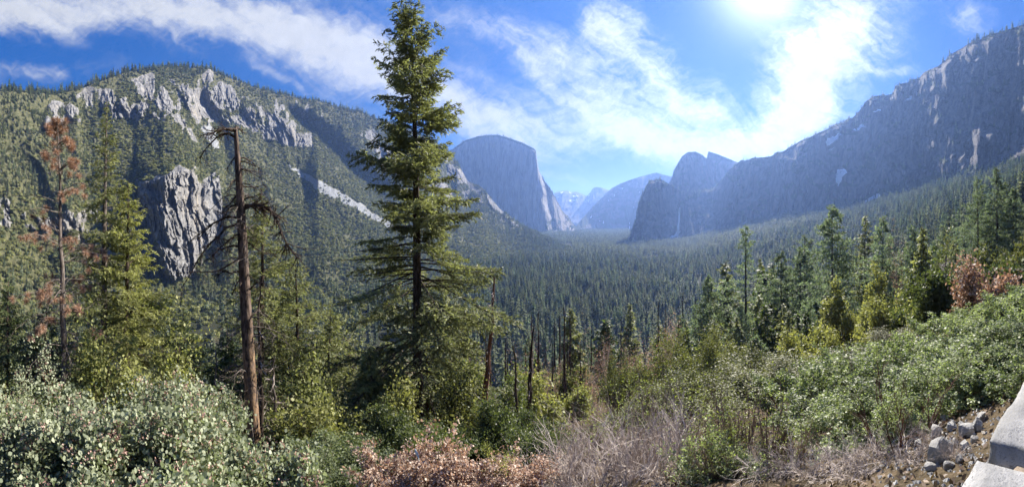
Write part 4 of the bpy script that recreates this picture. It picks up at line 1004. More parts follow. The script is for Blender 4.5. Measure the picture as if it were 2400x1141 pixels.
dead_trunk(1004, 765, 29.5, .2, 'slim dead stem close behind the trunk of the tall fir', 54, -.02, 6, .6, 'bark_red')
dead_trunk(612, 640, 20, .2, 'thin blackened dead stem right behind the foot of the tall snag', 55, -.01, 24, 1.3, 'bark')
dead_trunk(500, 800, 24, .14, 'thin bare dead sapling in the shade left of the tall snag', 56, .02, 20, 1.2, 'bark_grey')
dead_trunk(640, 820, 17, .13, 'short dead sapling bristling with twigs right of the tall snag', 57, .01, 26, 1.2, 'bark_grey')

# ---- broad-leaved trees and bushes
def bl_tree(name, px, pytop, R, W, per, size, mt, label, cat, seed, stems=3, levels=None, spread=.4, wood='bark', thick=.14, H=None, group=None, **kw):
    H = H or top_h(px, R, pytop)
    w_, c_, tips, dirs = broadleaf(seed, H, W, per, size, stems, levels, spread, thick=thick, tree=cat == 'tree', **kw)
    return tree_obj(name, w_, c_, M[wood], M[mt], label, cat, gpos(px, R), group, rz=seed * 1.3, parts=('stems' if cat == 'bush' else 'trunk', 'leaves' if cat == 'bush' else 'crown'))
bl_tree('oak_tree', 1312, 892, 35, 9.5, 26, .30, 'oak', 'round dark green oak standing clear below the valley forest right of the leaning trunks', 'tree', 61)
bl_tree('oak_tree', 345, 745, 17, 6.5, 26, .17, 'fir_yellow', 'leafy yellow-green oak glowing in the sun below the yellow-green fir', 'tree', 62, spread=.3)
bl_tree('oak_tree', 330, 868, 12, 3.6, 24, .12, 'fir_yellow', 'low yellow-green oak bush just above the silvery foreground leaves', 'tree', 63, spread=.2)
bl_tree('oak_tree', 800, 830, 19, 6.0, 26, .18, 'fir_light', 'bushy light green oak below the left limbs of the tall fir', 'tree', 64, spread=.3)
bl_tree('oak_tree', 715, 925, 14, 4.2, 26, .15, 'oak', 'dark green oak bush in the hollow right of the snag', 'tree', 65, spread=.25)
bl_tree('oak_tree', 1060, 905, 19, 5.0, 26, .17, 'oak', 'leafy oak filling the gap between the tall fir and the leaning red trunk', 'tree', 66, spread=.3)
bl_tree('oak_tree', 905, 930, 17, 4.6, 24, .16, 'oak', 'shaded oak bush left of the foot of the tall fir', 'tree', 67, spread=.3)
bl_tree('oak_tree', 1170, 850, 30, 6.0, 24, .24, 'oak_grey', 'grey-green oak behind the leaning red trunk', 'tree', 68)
bl_tree('oak_tree', 2060, 655, 52, 15, 40, .42, 'oak', 'large dark spreading oak in shade right of the tallest pine on the slope', 'tree', 69)
bl_tree('oak_tree', 2372, 566, 36, 10, 30, .30, 'oak_olive', 'pale olive oak above the rust-coloured bush', 'tree', 70)
bl_tree('oak_tree', 2150, 600, 38, 9, 22, .30, 'oak_grey', 'sunlit grey-green oak left of the bare-limbed dead tree', 'tree', 71)
bl_tree('rust_tree', 2328, 618, 14.5, 3.1, 26, .13, 'dead_leaf', 'small dead tree covered in rust-pink leaves above the green manzanita', 'tree', 72, spread=.22, thick=.1)
bl_tree('bare_oak_tree', 2128, 535, 75, 9, 5, .35, 'dead_leaf', 'leafless pinkish oak among conifers on the forested slope', 'tree', 73, levels=[(5, .62, .7, .3), (5, .6, .7, .3), (4, .6, .8, .2)], wood='twig_brown', aspect=.2)
dead_trunk(2218, 590, 30, .17, 'dead conifer with bleached bare branches reaching left', 58, 0, 60, 3.0, 'bark_grey', -.1)

for j, (px, py, R, W, mt, lab) in enumerate([(1985, 740, 40, 9, 'oak', 'dark leafy oak at the foot of the tallest pine, left of the large spreading oak'), (2125, 690, 34, 9, 'oak', 'dark oak in front of the right side of the large spreading oak'), (2195, 660, 30, 7, 'oak_grey', 'grey-green oak directly behind the top of the green manzanita bank'), (2262, 640, 28, 6, 'oak_grey', 'pale green oak left of the rust-leaved small tree'),
        (1905, 770, 36, 7, 'oak', 'low dark oak left of the foot of the tallest pine'), (2240, 560, 60, 9, 'oak_olive', 'olive oak between the bare-limbed dead tree and the tall conifers'), (2405, 630, 20, 5, 'oak_grey', 'grey-green oak bush at the very edge beyond the rust-leaved tree')]):
    bl_tree('oak_tree', px, py, R, W, 30, .26, mt, lab, 'tree', 240 + j)
# bare oaks on the middle slope
tb = None
for j, (px, py, R, W) in enumerate([(780, 772, 42, 13), (1452, 762, 44, 12), (1405, 800, 52, 10), (1520, 775, 50, 9), (700, 800, 55, 10), (1180, 800, 55, 10), (1260, 820, 48, 9), (845, 830, 38, 8), (1340, 850, 50, 9), (1000, 800, 60, 12), (560, 800, 50, 11), (1570, 742, 62, 9)]):
    lab = {0: 'widest leafless pink-grey oak, between the snag and the tall fir', 1: 'pale leafless oak above the tangle of bare shrubs'}.get(j, 'smaller leafless grey oak on the burnt middle slope')
    if j in (0, 1, 2):
        tb_ = bl_tree('bare_oak_tree', px, py, R, W, 4, .30, 'dead_leaf', lab, 'tree', 80 + j, levels=[(5, .62, .65, .3), (5, .6, .7, .25), (5, .6, .8, .15)], wood='twig_pale' if j else 'twig_brown', aspect=.18, thick=.12, group=None if j < 2 else 'smaller leafless oaks on the middle slope')
        hb = top_h(px, R, py)
    else:
        s_ = top_h(px, R, py) / hb; dup(tb_, gpos(px, R), j * 1.7, s_, lab, 'smaller leafless oaks on the middle slope')

# burnt poles
tmp = dead_trunk(1312, 738, 60, .34, 'bare blackened pole among the burnt trees of the middle slope', 90, .0, 9, 1.2, 'bark', group='burnt poles on the middle slope'); h0 = top_h(1312, 60, 738)
for j, (px, py, R) in enumerate([(1336, 728, 62), (1386, 770, 70), (1402, 800, 55), (1428, 790, 66), (1475, 800, 70), (1560, 722, 85), (1600, 690, 95), (1232, 800, 60), (1278, 810, 65), (1150, 800, 58), (1360, 800, 50), (1630, 700, 90), (760, 830, 45), (700, 860, 40), (470, 790, 42), (380, 800, 38), (90, 800, 36), (1440, 830, 48), (1190, 840, 40), (1500, 830, 45), (850, 850, 36), (1295, 800, 45)]):
    dup(tmp, gpos(px, R, .3), j * 2.1, (top_h(px, R, py) / h0 * .9,) * 2 + (top_h(px, R, py) / h0,))

# ---- conifers on the right-hand slope
def pine_kind(seed, H, rad, mt='pine', nbr=120, card=.62, dens=4, base=.12, prof=None, dead=.1, bare_top=False, tuft=True):
    prof = prof or [(0, .5), (.15, .95), (.35, 1), (.6, .72), (.8, .42), (.93, .2), (1, .06)]
    w_, c_, i_ = conifer(H, [(f, v * rad * 1.5) for f, v in prof], base, int(nbr * 1.35), card * .85 * (1.05 if tuft else 1.2), dens * (1.35 if tuft else 2.0), .3, H * .0125, seed, 7, (0, 0), .4, .3, 19 if tuft else 16, .36 if tuft else .5, tuft, limb_r=.05, dead=dead)
    return w_, c_
def put_pine(px, py, R, rad, label, seed, **kw):
    w_, c_ = pine_kind(seed, top_h(px, R, py), rad, **kw)
    return tree_obj('pine_tree', w_, c_, M['bark'], M[kw.get('mt', 'pine')], label, 'tree', gpos(px, R, .4))
FP_ = [(0, .6), (.12, 1), (.3, .9), (.55, .6), (.8, .3), (.95, .1), (1, .04)]
put_pine(1950, 476, 85, 8.0, 'tallest pine on the right slope with a straight trunk and open pointed crown', 101, nbr=170, dens=9, base=.12)
put_pine(1748, 522, 85, 7.4, 'ragged pine with a bare dead spire, crown thinning to its tip', 102, nbr=90, dens=6, prof=[(0, .5), (.2, .9), (.4, 1), (.55, .8), (.66, .5), (.70, .12), (.80, .16), (.83, .5), (.86, .12), (.92, .3), (.96, .05), (1, .02)])
put_pine(1831, 585, 88, 5.0, 'narrow pale-lit pine between the bare-spired pine and the tallest pine', 103, nbr=100, dens=7, base=.1)
put_pine(1886, 545, 105, 5.6, 'dark pine close behind the left side of the tallest pine', 104, nbr=100, dens=6)
put_pine(2027, 500, 118, 6.6, 'dense fir-like conifer right of and behind the tallest pine', 105, tuft=False, card=.7, dens=1.0, prof=FP_, mt='fir')
put_pine(1905, 700, 70, 4.2, 'lower bushy pine leaning against the left foot of the tallest pine', 106, nbr=90, dens=7, base=.08)
put_pine(1660, 640, 78, 4.2, 'conifer with a bare leaning trunk at the left end of the slope group', 107, nbr=80, dens=6, base=.2)
put_pine(1782, 600, 130, 4.5, 'hazy green conifer behind and between the two pale pines', 108, tuft=False, card=.7, dens=1.0, prof=FP_, mt='fir')
put_pine(2292, 412, 108, 6.2, 'tall conifer left of the twin pale pines below the cliff', 109, nbr=110, dens=6)
put_pine(2337, 388, 108, 6.4, 'highest of the pale pines below the cliff, its tip near the shaded wall', 110, nbr=120, dens=8)
put_pine(2375, 436, 100, 4.2, 'pale pine just right of the highest pine below the cliff', 111, nbr=100, dens=8)
put_pine(1338, 716, 82, 4.2, 'single green conifer rising above the burnt poles', 112, tuft=False, card=.6, dens=1.0, prof=FP_, mt='fir')
put_pine(1478, 708, 120, 4.5, 'conifer rising behind the leafless pale oak', 113, tuft=False, card=.7, dens=1.0, prof=FP_, mt='fir')
put_pine(1772, 782, 44, 1.5, 'small young pine with pale long needles above the oak brush', 114, nbr=50, dens=8, card=.4, base=.1)
put_pine(2165, 525, 60, 2.8, 'yellowish conifer column rising out of the grey-green oak', 115, tuft=False, card=.5, dens=1.2, prof=FP_, mt='fir_light')
put_pine(1698, 660, 95, 4.2, 'bushy conifer between the leaning bare trunk and the bare-spired pine', 116, nbr=90, dens=6)

# random companions filling the slopes: one of each kind, then copies
kinds = []
for j, (mt, tuft, rad, H) in enumerate((('fir', False, 4.6, 24), ('pine', True, 4.4, 26), ('fir_dark', False, 4.2, 20), ('pine', True, 3.6, 22))):
    w_, c_ = pine_kind(130 + j, H, rad, mt=mt, nbr=80, card=.85, dens=(3 if tuft else .75), base=.1, prof=None if tuft else FP_, tuft=tuft)
    kinds.append((w_, c_, mt, H))
protos = {}
ra = np.random.default_rng(77); taken = [(985, 28), (600, 16), (158, 22), (1950, 85), (1748, 85)]
def companions(n, p0, p1, Ra, Rb, smin, smax, label, group, ks, pymin):
    c = 0; tries = 0
    while c < n and tries < n * 30:
        tries += 1
        R = math.sqrt(ra.uniform(Ra ** 2, Rb ** 2)); px = ra.uniform(p0, p1); k = int(ra.choice(ks)); s_ = ra.uniform(smin, smax)
        x, y, z = gpos(px, R, .4); top = HZ - F * (z + kinds[k][3] * s_) / R
        if top < pymin(px) or any(math.hypot(x - a, y - b) < 3.2 + R * .012 for a, b in taken_xy): continue
        taken_xy.append((x, y)); c += 1
        if (k, group) not in protos and k not in protos:
            w_, c_, mt, H = kinds[k]; e = tree_obj('conifer', w_, c_, M['bark'], M[mt], label, 'tree', (x, y, z), group, parts=('trunk', 'crown')); e.scale = (s_,) * 3; protos[k] = e
        else: dup(protos[k], (x, y, z), float(ra.random() * 6.28), float(s_), label, group)
taken_xy = [tuple(gpos(a, b)[:2]) for a, b in taken]
slope_top = lambda px: float(np.interp(px, [0, 300, 600, 800, 1100, 1300, 1500, 1700, 1900, 2100, 2300, 2400], [690, 750, 770, 770, 740, 720, 700, 610, 540, 480, 410, 380]))
companions(125, 1590, 2400, 95, 270, .75, 1.4, 'green conifer in the loose stand on the right-hand slope behind the tallest pine', 'conifers of the right-hand slope', [0, 1, 1, 2, 3], slope_top)
companions(45, 0, 640, 34, 270, .3, .8, 'dark conifer on the shaded slope below the left cliffs', 'conifers of the left slope', [0, 2, 2], slope_top)
companions(70, 640, 1640, 55, 270, .45, 1.05, 'scattered green conifer on the thin middle slope between the burnt poles', 'scattered conifers of the middle slope', [0, 1, 2, 3], slope_top)
companions(40, 1590, 2350, 45, 95, .35, .75, 'young conifer at the foot of the tall pines on the right slope', 'young conifers at the foot of the right slope', [0, 1, 2], lambda px: 690)

# oaks on the slopes
def oak_kinds():
    out = []
    for j, mt in enumerate(('oak', 'oak_grey', 'fir_light')):
        w_, c_, *_ = broadleaf(150 + j, 5.5, 7.0, 34, .36, 3, [(5, .62, .75, .3), (4, .6, .8, .25), (3, .55, .8, .2)], .45, thick=.12, tree=True)
        out.append((w_, c_, mt))
    return out
OKK = oak_kinds(); oprot = {}
def oaks(spots, label, group, ks, jit=.25):
    for px, R, s_ in spots:
        k = int(ra.choice(ks)); loc = gpos(px, R)
        if k not in oprot: e = tree_obj('oak_tree', OKK[k][0], OKK[k][1], M['bark'], M[OKK[k][2]], label, 'tree', loc, group); e.scale = (s_,) * 3; oprot[k] = e
        else: dup(oprot[k], loc, float(ra.random() * 6.28), (s_, s_, s_ * ra.uniform(.8, 1.15)), label, group)
sp = [(ra.uniform(640, 1560), math.sqrt(ra.uniform(26 ** 2, 200 ** 2)), ra.uniform(.55, 1.1)) for _ in range(120)]
sp = [s for s in sp if abs(s[0] - 985) * s[1] / F > 1.5]
oaks(sp, 'rounded oak scattered over the thin middle slope between bare trunks', 'oaks of the middle slope', [0, 0, 1, 1, 2])
oaks([(ra.uniform(-20, 640), math.sqrt(ra.uniform(26 ** 2, 220 ** 2)), ra.uniform(.6, 1.2)) for _ in range(70)], 'rounded oak on the dark slope below the left cliffs', 'oaks of the left slope', [0, 0, 0, 2])
oaks([(ra.uniform(1700, 2400), math.sqrt(ra.uniform(42 ** 2, 170 ** 2)), ra.uniform(.55, 1.1)) for _ in range(75)], 'rounded oak between the conifers of the right-hand slope', 'oaks of the right-hand slope', [0, 1, 1])

# brush belt under the right-hand pines
def belt(spots, mt, label, group, seed, H, W, per, size, wood='bark', spread=.22, name='bush', levels=None, stems=5, thick=.05, cat='bush', twig=False, nk=2, **kw):
    pr = []
    for j, (px, py, R, sw) in enumerate(spots):
        k = j % nk; hh = top_h(px, R, py + (14 if per else 0)) * (1 + (.26 if name == 'manzanita_bush' else .12) * math.sin(j * 2.3 + 1))
        if k >= len(pr):
            w_, c_, tips, dirs = broadleaf(seed + k, H, W, per, size, stems, levels, spread, thick=thick, **kw)
            e = tree_obj(name, w_, c_ if per else None, M[wood], M[mt], label, cat, gpos(px, R), group, parts=('stems', 'leaves')); pr.append(e)
        else: e = dup(pr[k], gpos(px, R), float(ra.random() * 6.28), 1, label, group)
        e.scale = (sw, sw, max(.3, hh / H)); e.rotation_euler = (0, 0, float(ra.random() * 6.28))
L3 = [(5, .6, .7, .3), (5, .6, .7, .25), (4, .55, .8, .2)]
belt([(1470, 850, 27, 1.), (1545, 800, 24, 1.1), (1590, 782, 25, 1.1), (1650, 800, 21, 1.1), (1700, 792, 22, 1.), (1740, 815, 19, 1.), (1790, 822, 18, 1.), (1840, 806, 20, 1.), (1880, 818, 16, 1.), (1930, 824, 17, 1.), (1500, 880, 19, .9), (1620, 850, 16, .9), (1700, 860, 14, .9), (1780, 872, 13, .8), (1860, 850, 13, .8), (1570, 880, 15, .8), (1980, 822, 19, .9), (2030, 800, 22, 1), (2090, 790, 24, 1)],
     'oak_olive', 'olive green oak brush in the belt below the right-hand pines', 'oak brush below the pines', 170, 3.6, 4.4, 48, .10, levels=L3)
# green manzanita rising to the right
mz = [(1860, 870, 8.5, 1.), (1960, 850, 8.5, 1.), (2050, 832, 8.2, 1.), (2140, 800, 8., 1.), (2225, 760, 8.5, 1.), (2310, 715, 9, 1.1), (2395, 668, 9, 1.1),
      (1950, 880, 6.2, .85), (2030, 872, 6.2, .85), (2110, 850, 6., .9), (2190, 820, 6., .9), (2270, 790, 6.2, .9), (2350, 760, 6., .9), (2430, 735, 5.5, .9), (2200, 735, 12, 1.1), (2290, 690, 13, 1.2), (2370, 655, 13, 1.2), (2120, 775, 11, 1.), (2030, 812, 11.5, 1.), (1940, 830, 12, 1.), (2440, 640, 11, 1.2), (2300, 850, 4.9, .62), (2380, 830, 4.6, .62), (1990, 960, 4.8, .6), (2090, 930, 5., .6), (2170, 935, 4.7, .5), (2130, 985, 4.3, .45), (2215, 900, 5.2, .6)]
belt(mz, 'manz_green', 'bushy green manzanita with dark red stems on the bank that rises to the stone wall', 'green manzanita on the right bank', 180, 1.7, 2.6, 24, .066, 'twig_red', .05, 'manzanita_bush', [(5, .6, .6, .3), (5, .6, .6, .3), (4, .55, .7, .25)], 6, .03, shape='diamond')
belt([(1690, 1000, 4.4, .55), (1645, 1040, 4.2, .5), (1740, 1060, 4.2, .45)], 'manz_green', 'bright green manzanita sprig standing in the tangle of bare twigs', 'manzanita sprigs among the twigs', 184, 1.3, 1.9, 12, .055, 'twig_red', .06, 'manzanita_bush', [(4, .6, .6, .3), (4, .6, .6, .3), (3, .55, .7, .25)], 5, .02, shape='oval')

# ---- silvery manzanita in the left foreground
def silver(px, pytop, R, W, label, seed, per=22, size=.043, group=None, H=None, levels=None, flowers=True, spread=.07):
    H = H or top_h(px, R, pytop)
    w_, c_, tips, dirs = broadleaf(seed, H, W, per, size, 7, levels or [(4, .62, .55, .3), (4, .6, .6, .3), (4, .6, .7, .25), (2, .6, .7, .3)], spread, 'oval', .022, .7, aspect=.78)
    e = tree_obj('manzanita_bush', w_, c_, M['twig_red'], M['manz'], label, 'bush', gpos(px, R), group, rz=seed, parts=('stems', 'leaves'))
    if flowers:
        r = np.random.default_rng(seed); sel = r.random(len(tips)) < .5; mb = MB()
        leafcloud(r, mb, tips[sel] + [0, 0, .01], dirs[sel], 16, .026, .022, 0, 'diamond', .9); link('blossom', mb.mesh('blossom', [M['blossom']]), parent=e)
    return e
silver(285, 975, 4.4, 3.0, 'largest silvery manzanita with round leaves and pink blossom in the left foreground', 201)
silver(430, 978, 4.6, 2.4, 'silvery manzanita on the right shoulder of the foreground clump', 202)
silver(130, 1055, 3.8, 1.9, 'low silvery manzanita in front of the green broom', 203)
silver(510, 1062, 3.9, 1.8, 'silvery manzanita bush reaching toward the foot of the snag', 204)
silver(655, 1075, 4.1, .9, 'small upright silvery manzanita sprig at the foot of the snag', 205, levels=[(4, .6, .5, .3), (3, .6, .6, .3), (3, .6, .6, .3)])
silver(330, 1020, 3.5, 2.2, 'nearest silvery manzanita, at the bottom edge of the foreground clump', 206)
silver(70, 915, 7.5, 3.4, 'grey-leaved manzanita behind the green broom', 207, 16, .05, spread=.09)
silver(5, 838, 8.5, 1.4, 'tall grey manzanita sprig at the far end of the foreground clump', 208, 9, .05, levels=[(4, .6, .5, .3), (3, .6, .6, .3), (3, .6, .6, .3)])
def broom(px, pytop, R, W, seed, label):
    H = top_h(px, R, pytop); r = np.random.default_rng(seed); n = 420; mb = MB(); e = link('broom_bush', None, label, 'bush', loc=gpos(px, R))
    a = r.random(n) * 6.28; q = np.sqrt(r.random(n)) * W / 2
    P0 = np.stack([np.cos(a) * q * .6, np.sin(a) * q * .6, 0 * a], -1); D = np.stack([np.cos(a) * .35 * q, np.sin(a) * .35 * q, 1 + 0 * a], -1) + r.normal(0, .08, (n, 3))
    sg, tips, dirs, Q, L = grow(r, P0, D, H * r.uniform(.45, .8, n), np.full(n, .005), [(4, .45, .3, .3)], .5, .12, 5, .5)
    woody(mb, sg, (3, 3)); link('stems', mb.mesh('broom_stems', [M['broom']]), parent=e)
    lb = MB(); leafcloud(r, lb, tips, dirs, 7, .04, .03, 0, 'diamond', .3); link('leaves', lb.mesh('broom_leaves', [M['broom']]), parent=e)
broom(45, 972, 5.0, 1.9, 211, 'feathery green broom between the two silvery manzanitas')

# ---- dead pink-brown manzanita along the bottom
pk = [(885, 1048, 4.6, 1.), (940, 1035, 4.9, 1.), (1000, 1058, 4.6, 1.), (1040, 1000, 5.0, 1.), (1090, 1040, 4.6, .9), (1150, 1052, 4.6, .9), (1205, 1050, 4.7, .9), (1250, 1062, 4.5, .8), (960, 1075, 4.3, .8), (1120, 1078, 4.3, .8), (1190, 1085, 4.3, .7), (1050, 1070, 4.3, .8)]
belt(pk, 'dead_leaf', 'dead manzanita with upright sprays of pink-brown leaves along the foot of the slope', 'dead pink-brown manzanita', 190, .9, .85, 6, .045, 'twig_brown', .03, 'dead_manzanita_bush', [(4, .62, .4, .35), (4, .6, .45, .35), (3, .6, .5, .3)], 6, .012, 'bush', nk=3, shape='oval', lean=.28, up=.7, aspect=.6)
belt([(795, 1015, 7.5, 1.), (842, 1060, 5.6, .7), (740, 1010, 8, 1.), (880, 985, 8.5, .9), (1010, 965, 9, 1.), (1130, 960, 10, 1.), (1260, 985, 8.5, .9), (1200, 960, 11, 1.)], 'oak_grey', 'low grey-green bush in the shade behind the dead pink manzanita', 'low bushes behind the dead pink manzanita', 197, 1.3, 2.2, 40, .06, 'twig_brown', .1, 'bush', L3, 5, .02)
belt([(1162, 1050, 4.55, .5)], 'fir_yellow', 'small yellow-green bush in the middle of the dead pink manzanita', None, 195, .8, 1.0, 14, .03, 'twig_brown', .04, 'bush', [(4, .62, .5, .3), (4, .6, .6, .3), (3, .6, .6, .3)], 5, .01, nk=1)
# ---- bare twiggy shrubs
def bare(spots, wood, label, group, seed, H, W, levels, stems=7, thick=.014, nk=2, per=0, size=.02, mt='bud', **kw):
    belt(spots, mt, label, group, seed, H, W, per, size, wood, .02, 'bare_shrub', levels, stems, thick, nk=nk, **kw)
LB = [(5, .66, .6, .2), (4, .62, .65, .2), (3, .6, .7, .2)]
bare([(1320, 985, 5.4, 1.), (1390, 950, 5.6, 1.1), (1450, 905, 5.6, 1.2), (1520, 900, 5.2, 1.2), (1580, 905, 5.0, 1.1), (1430, 1000, 4.6, .9), (1500, 985, 4.4, .9), (1350, 1060, 4.5, .7), (1300, 1075, 4.6, .6), (1600, 975, 4.3, .8)],
     'twig_pale', 'bleached leafless shrub with tangled curling twigs', 'tangled bleached shrubs', 220, 2.0, 2.2, LB, 9, .022, wig=.45, nk=3)
bare([(1480, 850, 7.5, 1.2), (1560, 830, 8, 1.2), (1640, 840, 7.5, 1.2), (1400, 905, 7.5, 1.1), (1700, 870, 6.5, 1.1)], 'twig_brown', 'brown thicket of thin stems dotted with fresh green buds', 'budding brown thickets', 225, 2.4, 2.4, LB, 9, .02, 2, 3, .035, wig=.35)
bare([(1760, 830, 4.4, 1.), (1830, 900, 4.2, .8), (1700, 900, 4.2, .8)], 'twig_brown', 'slender shrub of long straight dark twigs fanning upward', 'fans of dark straight twigs', 230, 1.9, 1.4, [(6, .7, .3, .15), (5, .65, .35, .2), (3, .6, .4, .2)], 7, .017, wig=.15, up=.5, per=1, size=.03)
bare([(2120, 800, 3.9, 1.)], 'twig_red', 'tall bare reddish shrub in front of the green manzanita, left of the rubble', None, 235, 1.7, 1.5, [(4, .7, .4, .2), (4, .65, .5, .2), (3, .6, .6, .2)], 5, .017, 1, wig=.25, up=.4)
bare([(2040, 1010, 3.6, .8), (1960, 1020, 3.7, .8), (2090, 1040, 3.4, .7), (1900, 1050, 3.6, .7), (1850, 1010, 3.9, .8), (1790, 1060, 3.8, .7), (2140, 1070, 3.2, .5), (2000, 1080, 3.3, .6), (2180, 1035, 3.5, .45), (2230, 1085, 3.0, .35), (2150, 1000, 3.9, .5)], 'twig_pale', 'low heap of brittle pale twigs along the foot of the bank', 'low pale twig shrubs', 240, .9, 1.3, LB, 8, .012, wig=.5, up=-.1, nk=2)

bare([(2045, 790, 7.0, 1.), (2165, 770, 6.8, .9), (2290, 760, 5.6, .8), (1935, 850, 6.5, .9), (2235, 830, 5.0, .6)], 'twig_brown', 'bare brown twigs rising out of the green manzanita on the bank', 'bare twigs in the green manzanita', 236, 1.7, 1.5, [(4, .7, .4, .2), (4, .65, .5, .2), (3, .6, .6, .2)], 6, .014, 1, wig=.3, up=.35)
for j in range(26):
    px = float(ra.uniform(1120, 1720)); R = float(ra.uniform(45, 120)); py = float(ra.uniform(690, 830))
    if py > 500 + (600 - R): continue
    s_ = top_h(px, R, py) / h0
    if .3 < s_ < 1.6: dup(tmp, gpos(px, R, .3), j * 1.3, (s_ * .9, s_ * .9, s_), 'bare pole', 'burnt poles on the middle slope')
# ---- the stone wall in the corner and rubble under it
def rock_mesh(name, size, seed, m_, n=14, rough=.10, box=.0):
    """a broken stone: a rounded box cut by planes and roughened"""
    r = np.random.default_rng(seed)
    import bmesh
    bm = bmesh.new(); bmesh.ops.create_cube(bm, size=2); bmesh.ops.subdivide_edges(bm, edges=bm.edges[:], cuts=n, use_grid_fill=True)
    V = np.array([v.co[:] for v in bm.verts])
    if box:
        e = np.abs(V); k = np.clip((e - (1 - .10)) / .10, 0, 1)
        cnt = (k > 0).sum(1, keepdims=True); V = V - np.sign(V) * k ** 2 * .045 * (cnt > 1)
    else:
        V = V / np.linalg.norm(V, axis=1, keepdims=True) * .6 + V * .3
        for _ in range(9):
            d = unit(1, r)[0]; h = r.uniform(.5, .78); k = V @ d - h; V = V - np.where(k > 0, k, 0)[:, None] * d
    V = V * np.asarray(size) / 2
    L = np.linalg.norm(size)
    d_ = V / np.linalg.norm(V, axis=1, keepdims=True)
    q = V / L * 9
    V = V + d_ * (rough * L * (.28 * fbm(q[:, 0] * .5, q[:, 1] * .5, q[:, 2] * .5, 3, seed) + .10 * ridged(q[:, 0] * 2, q[:, 1] * 2, q[:, 2] * 2, 4, seed + 3)))[:, None]
    for v, c_ in zip(bm.verts, V): v.co = c_
    me = bpy.data.meshes.new(name); bm.to_mesh(me); bm.free(); me.materials.append(m_); me.polygons.foreach_set('use_smooth', [bool(box)] * len(me.polygons))
    return me
def stone_mat(name, c1, c2, c3, sc=6.0):
    m_, t, o = mat(name); tc = t.nodes.new('ShaderNodeTexCoord'); g = t.nodes.new('ShaderNodeNewGeometry')
    v = g.outputs['Position']
    a = noise(t, v, sc, 6, .7); s_ = noise(t, v, sc * 22, 3, .9); b_ = noise(t, v, sc * .4, 3, .5)
    c = mix(t, a.step(.35, .65), c1, c2); c = mix(t, s_.step(.54, .64) * .8, c, c3); c = mix(t, b_.step(.45, .65) * .55, c, tuple(x * .7 for x in c1))
    b = t.nodes.new('ShaderNodeBsdfPrincipled'); b.inputs['Roughness'].default_value = .9; b.inputs['Specular IOR Level'].default_value = .25
    bp = t.nodes.new('ShaderNodeBump'); bp.inputs['Strength'].default_value = .8; bp.inputs['Distance'].default_value = .012
    t.links.new((a + s_ * .35).s, bp.inputs['Height']); t.links.new(bp.outputs[0], b.inputs['Normal']); t.links.new(c, b.inputs['Base Color']); t.links.new(b.outputs[0], o.inputs['Surface'])
    return m_
M['granite'] = stone_mat('wall_granite', (.22, .22, .215), (.40, .395, .385), (.08, .08, .085))
M['mortar'] = stone_mat('wall_mortar', (.22, .17, .12), (.36, .29, .22), (.12, .1, .08), 14)
M['rubble'] = stone_mat('rubble_stone', (.24, .235, .22), (.42, .41, .385), (.12, .115, .11), 9)
wl = link('stone_wall', None, 'low wall of big pale granite blocks in the lower corner', 'wall', loc=(1.12, .27, 0), rz=math.atan(-.167))
xs = [(-1.2, -.62), (-.58, -.06), (.0, 1.05), (1.10, 1.95), (2.0, 2.9)]
for j, (a, b) in enumerate(xs):
    zt = -.735 if j == 1 else -.715 + .015 * math.sin(j * 2)
    link('stone', rock_mesh('wall_stone', (b - a, .74, .74), 300 + j, M['granite'], 26, .07, .1), parent=wl, loc=((a + b) / 2, -.37 + .012 * math.sin(j * 5), zt - .37))
link('mortar', rock_mesh('wall_mortar', (4.0, .50, .66), 320, M['mortar'], 30, .012, .1), parent=wl, loc=(.85, -.35, -.785 - .33))
rub = [(2205, 1072, .42, .30), (2192, 1028, .30, .22), (2264, 1022, .28, .2), (2232, 1006, .22, .16), (2292, 1008, .2, .2), (2262, 1052, .16, .13), (2238, 1048, .15, .12), (2250, 1082, .14, .1), (2226, 1096, .17, .1), (2170, 1000, .16, .1), (2180, 1105, .18, .1), (2284, 1036, .13, .1), (2150, 1046, .18, .12), (2212, 985, .16, .12), (2300, 985, .2, .16), (2255, 1000, .14, .1)]
labs = ['largest broken boulder in the rubble beside the wall', 'angular pale stone leaning on the back of the largest boulder', 'oval grey stone high in the rubble close to the wall', 'dark stone wedged above the two largest boulders', 'upright stone touching the corner of the granite wall', 'small rounded pale stone in the middle of the rubble']
for j, (px, py, s_, h) in enumerate(rub):
    R = ground_R(px, py); g = gpos(px, R)
    o = link('rock', rock_mesh('rubble_rock', (s_ * .7, s_ * .55, h * .85), 330 + j, M['rubble'], 7, .12), labs[j] if j < 6 else 'small broken stone in the rubble between bank and wall', 'rock', None if j < 6 else 'small stones of the rubble', loc=(g[0], g[1], g[2] + h * .18), rz=j * 1.1)
rg = np.random.default_rng(9); mb = MB(); n = 900
Rg = rg.uniform(2.3, 5.5, n); pg = rg.uniform(2050, 2420, n); Pg = pt(pg, HZ, Rg); Pg[:, 2] = gz(Pg[:, 0], Pg[:, 1])
for q in range(3):
    k = slice(q * 300, q * 300 + 300); sz = rg.uniform(.008, .035, 300)
    oc = np.array([(1, 0, 0), (-1, 0, 0), (0, 1, 0), (0, -1, 0), (0, 0, .7), (0, 0, -.7.__abs__())], float)
    Vv = Pg[k][:, None] + oc[None] * sz[:, None, None] * rg.uniform(.6, 1.3, (300, 6, 1))
    fc = np.array([(0, 2, 4), (2, 1, 4), (1, 3, 4), (3, 0, 4), (2, 0, 5), (1, 2, 5), (3, 1, 5), (0, 3, 5)])
    mb.add(Vv.reshape(-1, 3), (np.arange(300)[:, None, None] * 6 + fc).reshape(-1, 3), 0)
link('gravel', mb.mesh('gravel', [M['rubble']]), 'loose gravel on bare soil at the foot of the stone wall', None, kind='stuff')
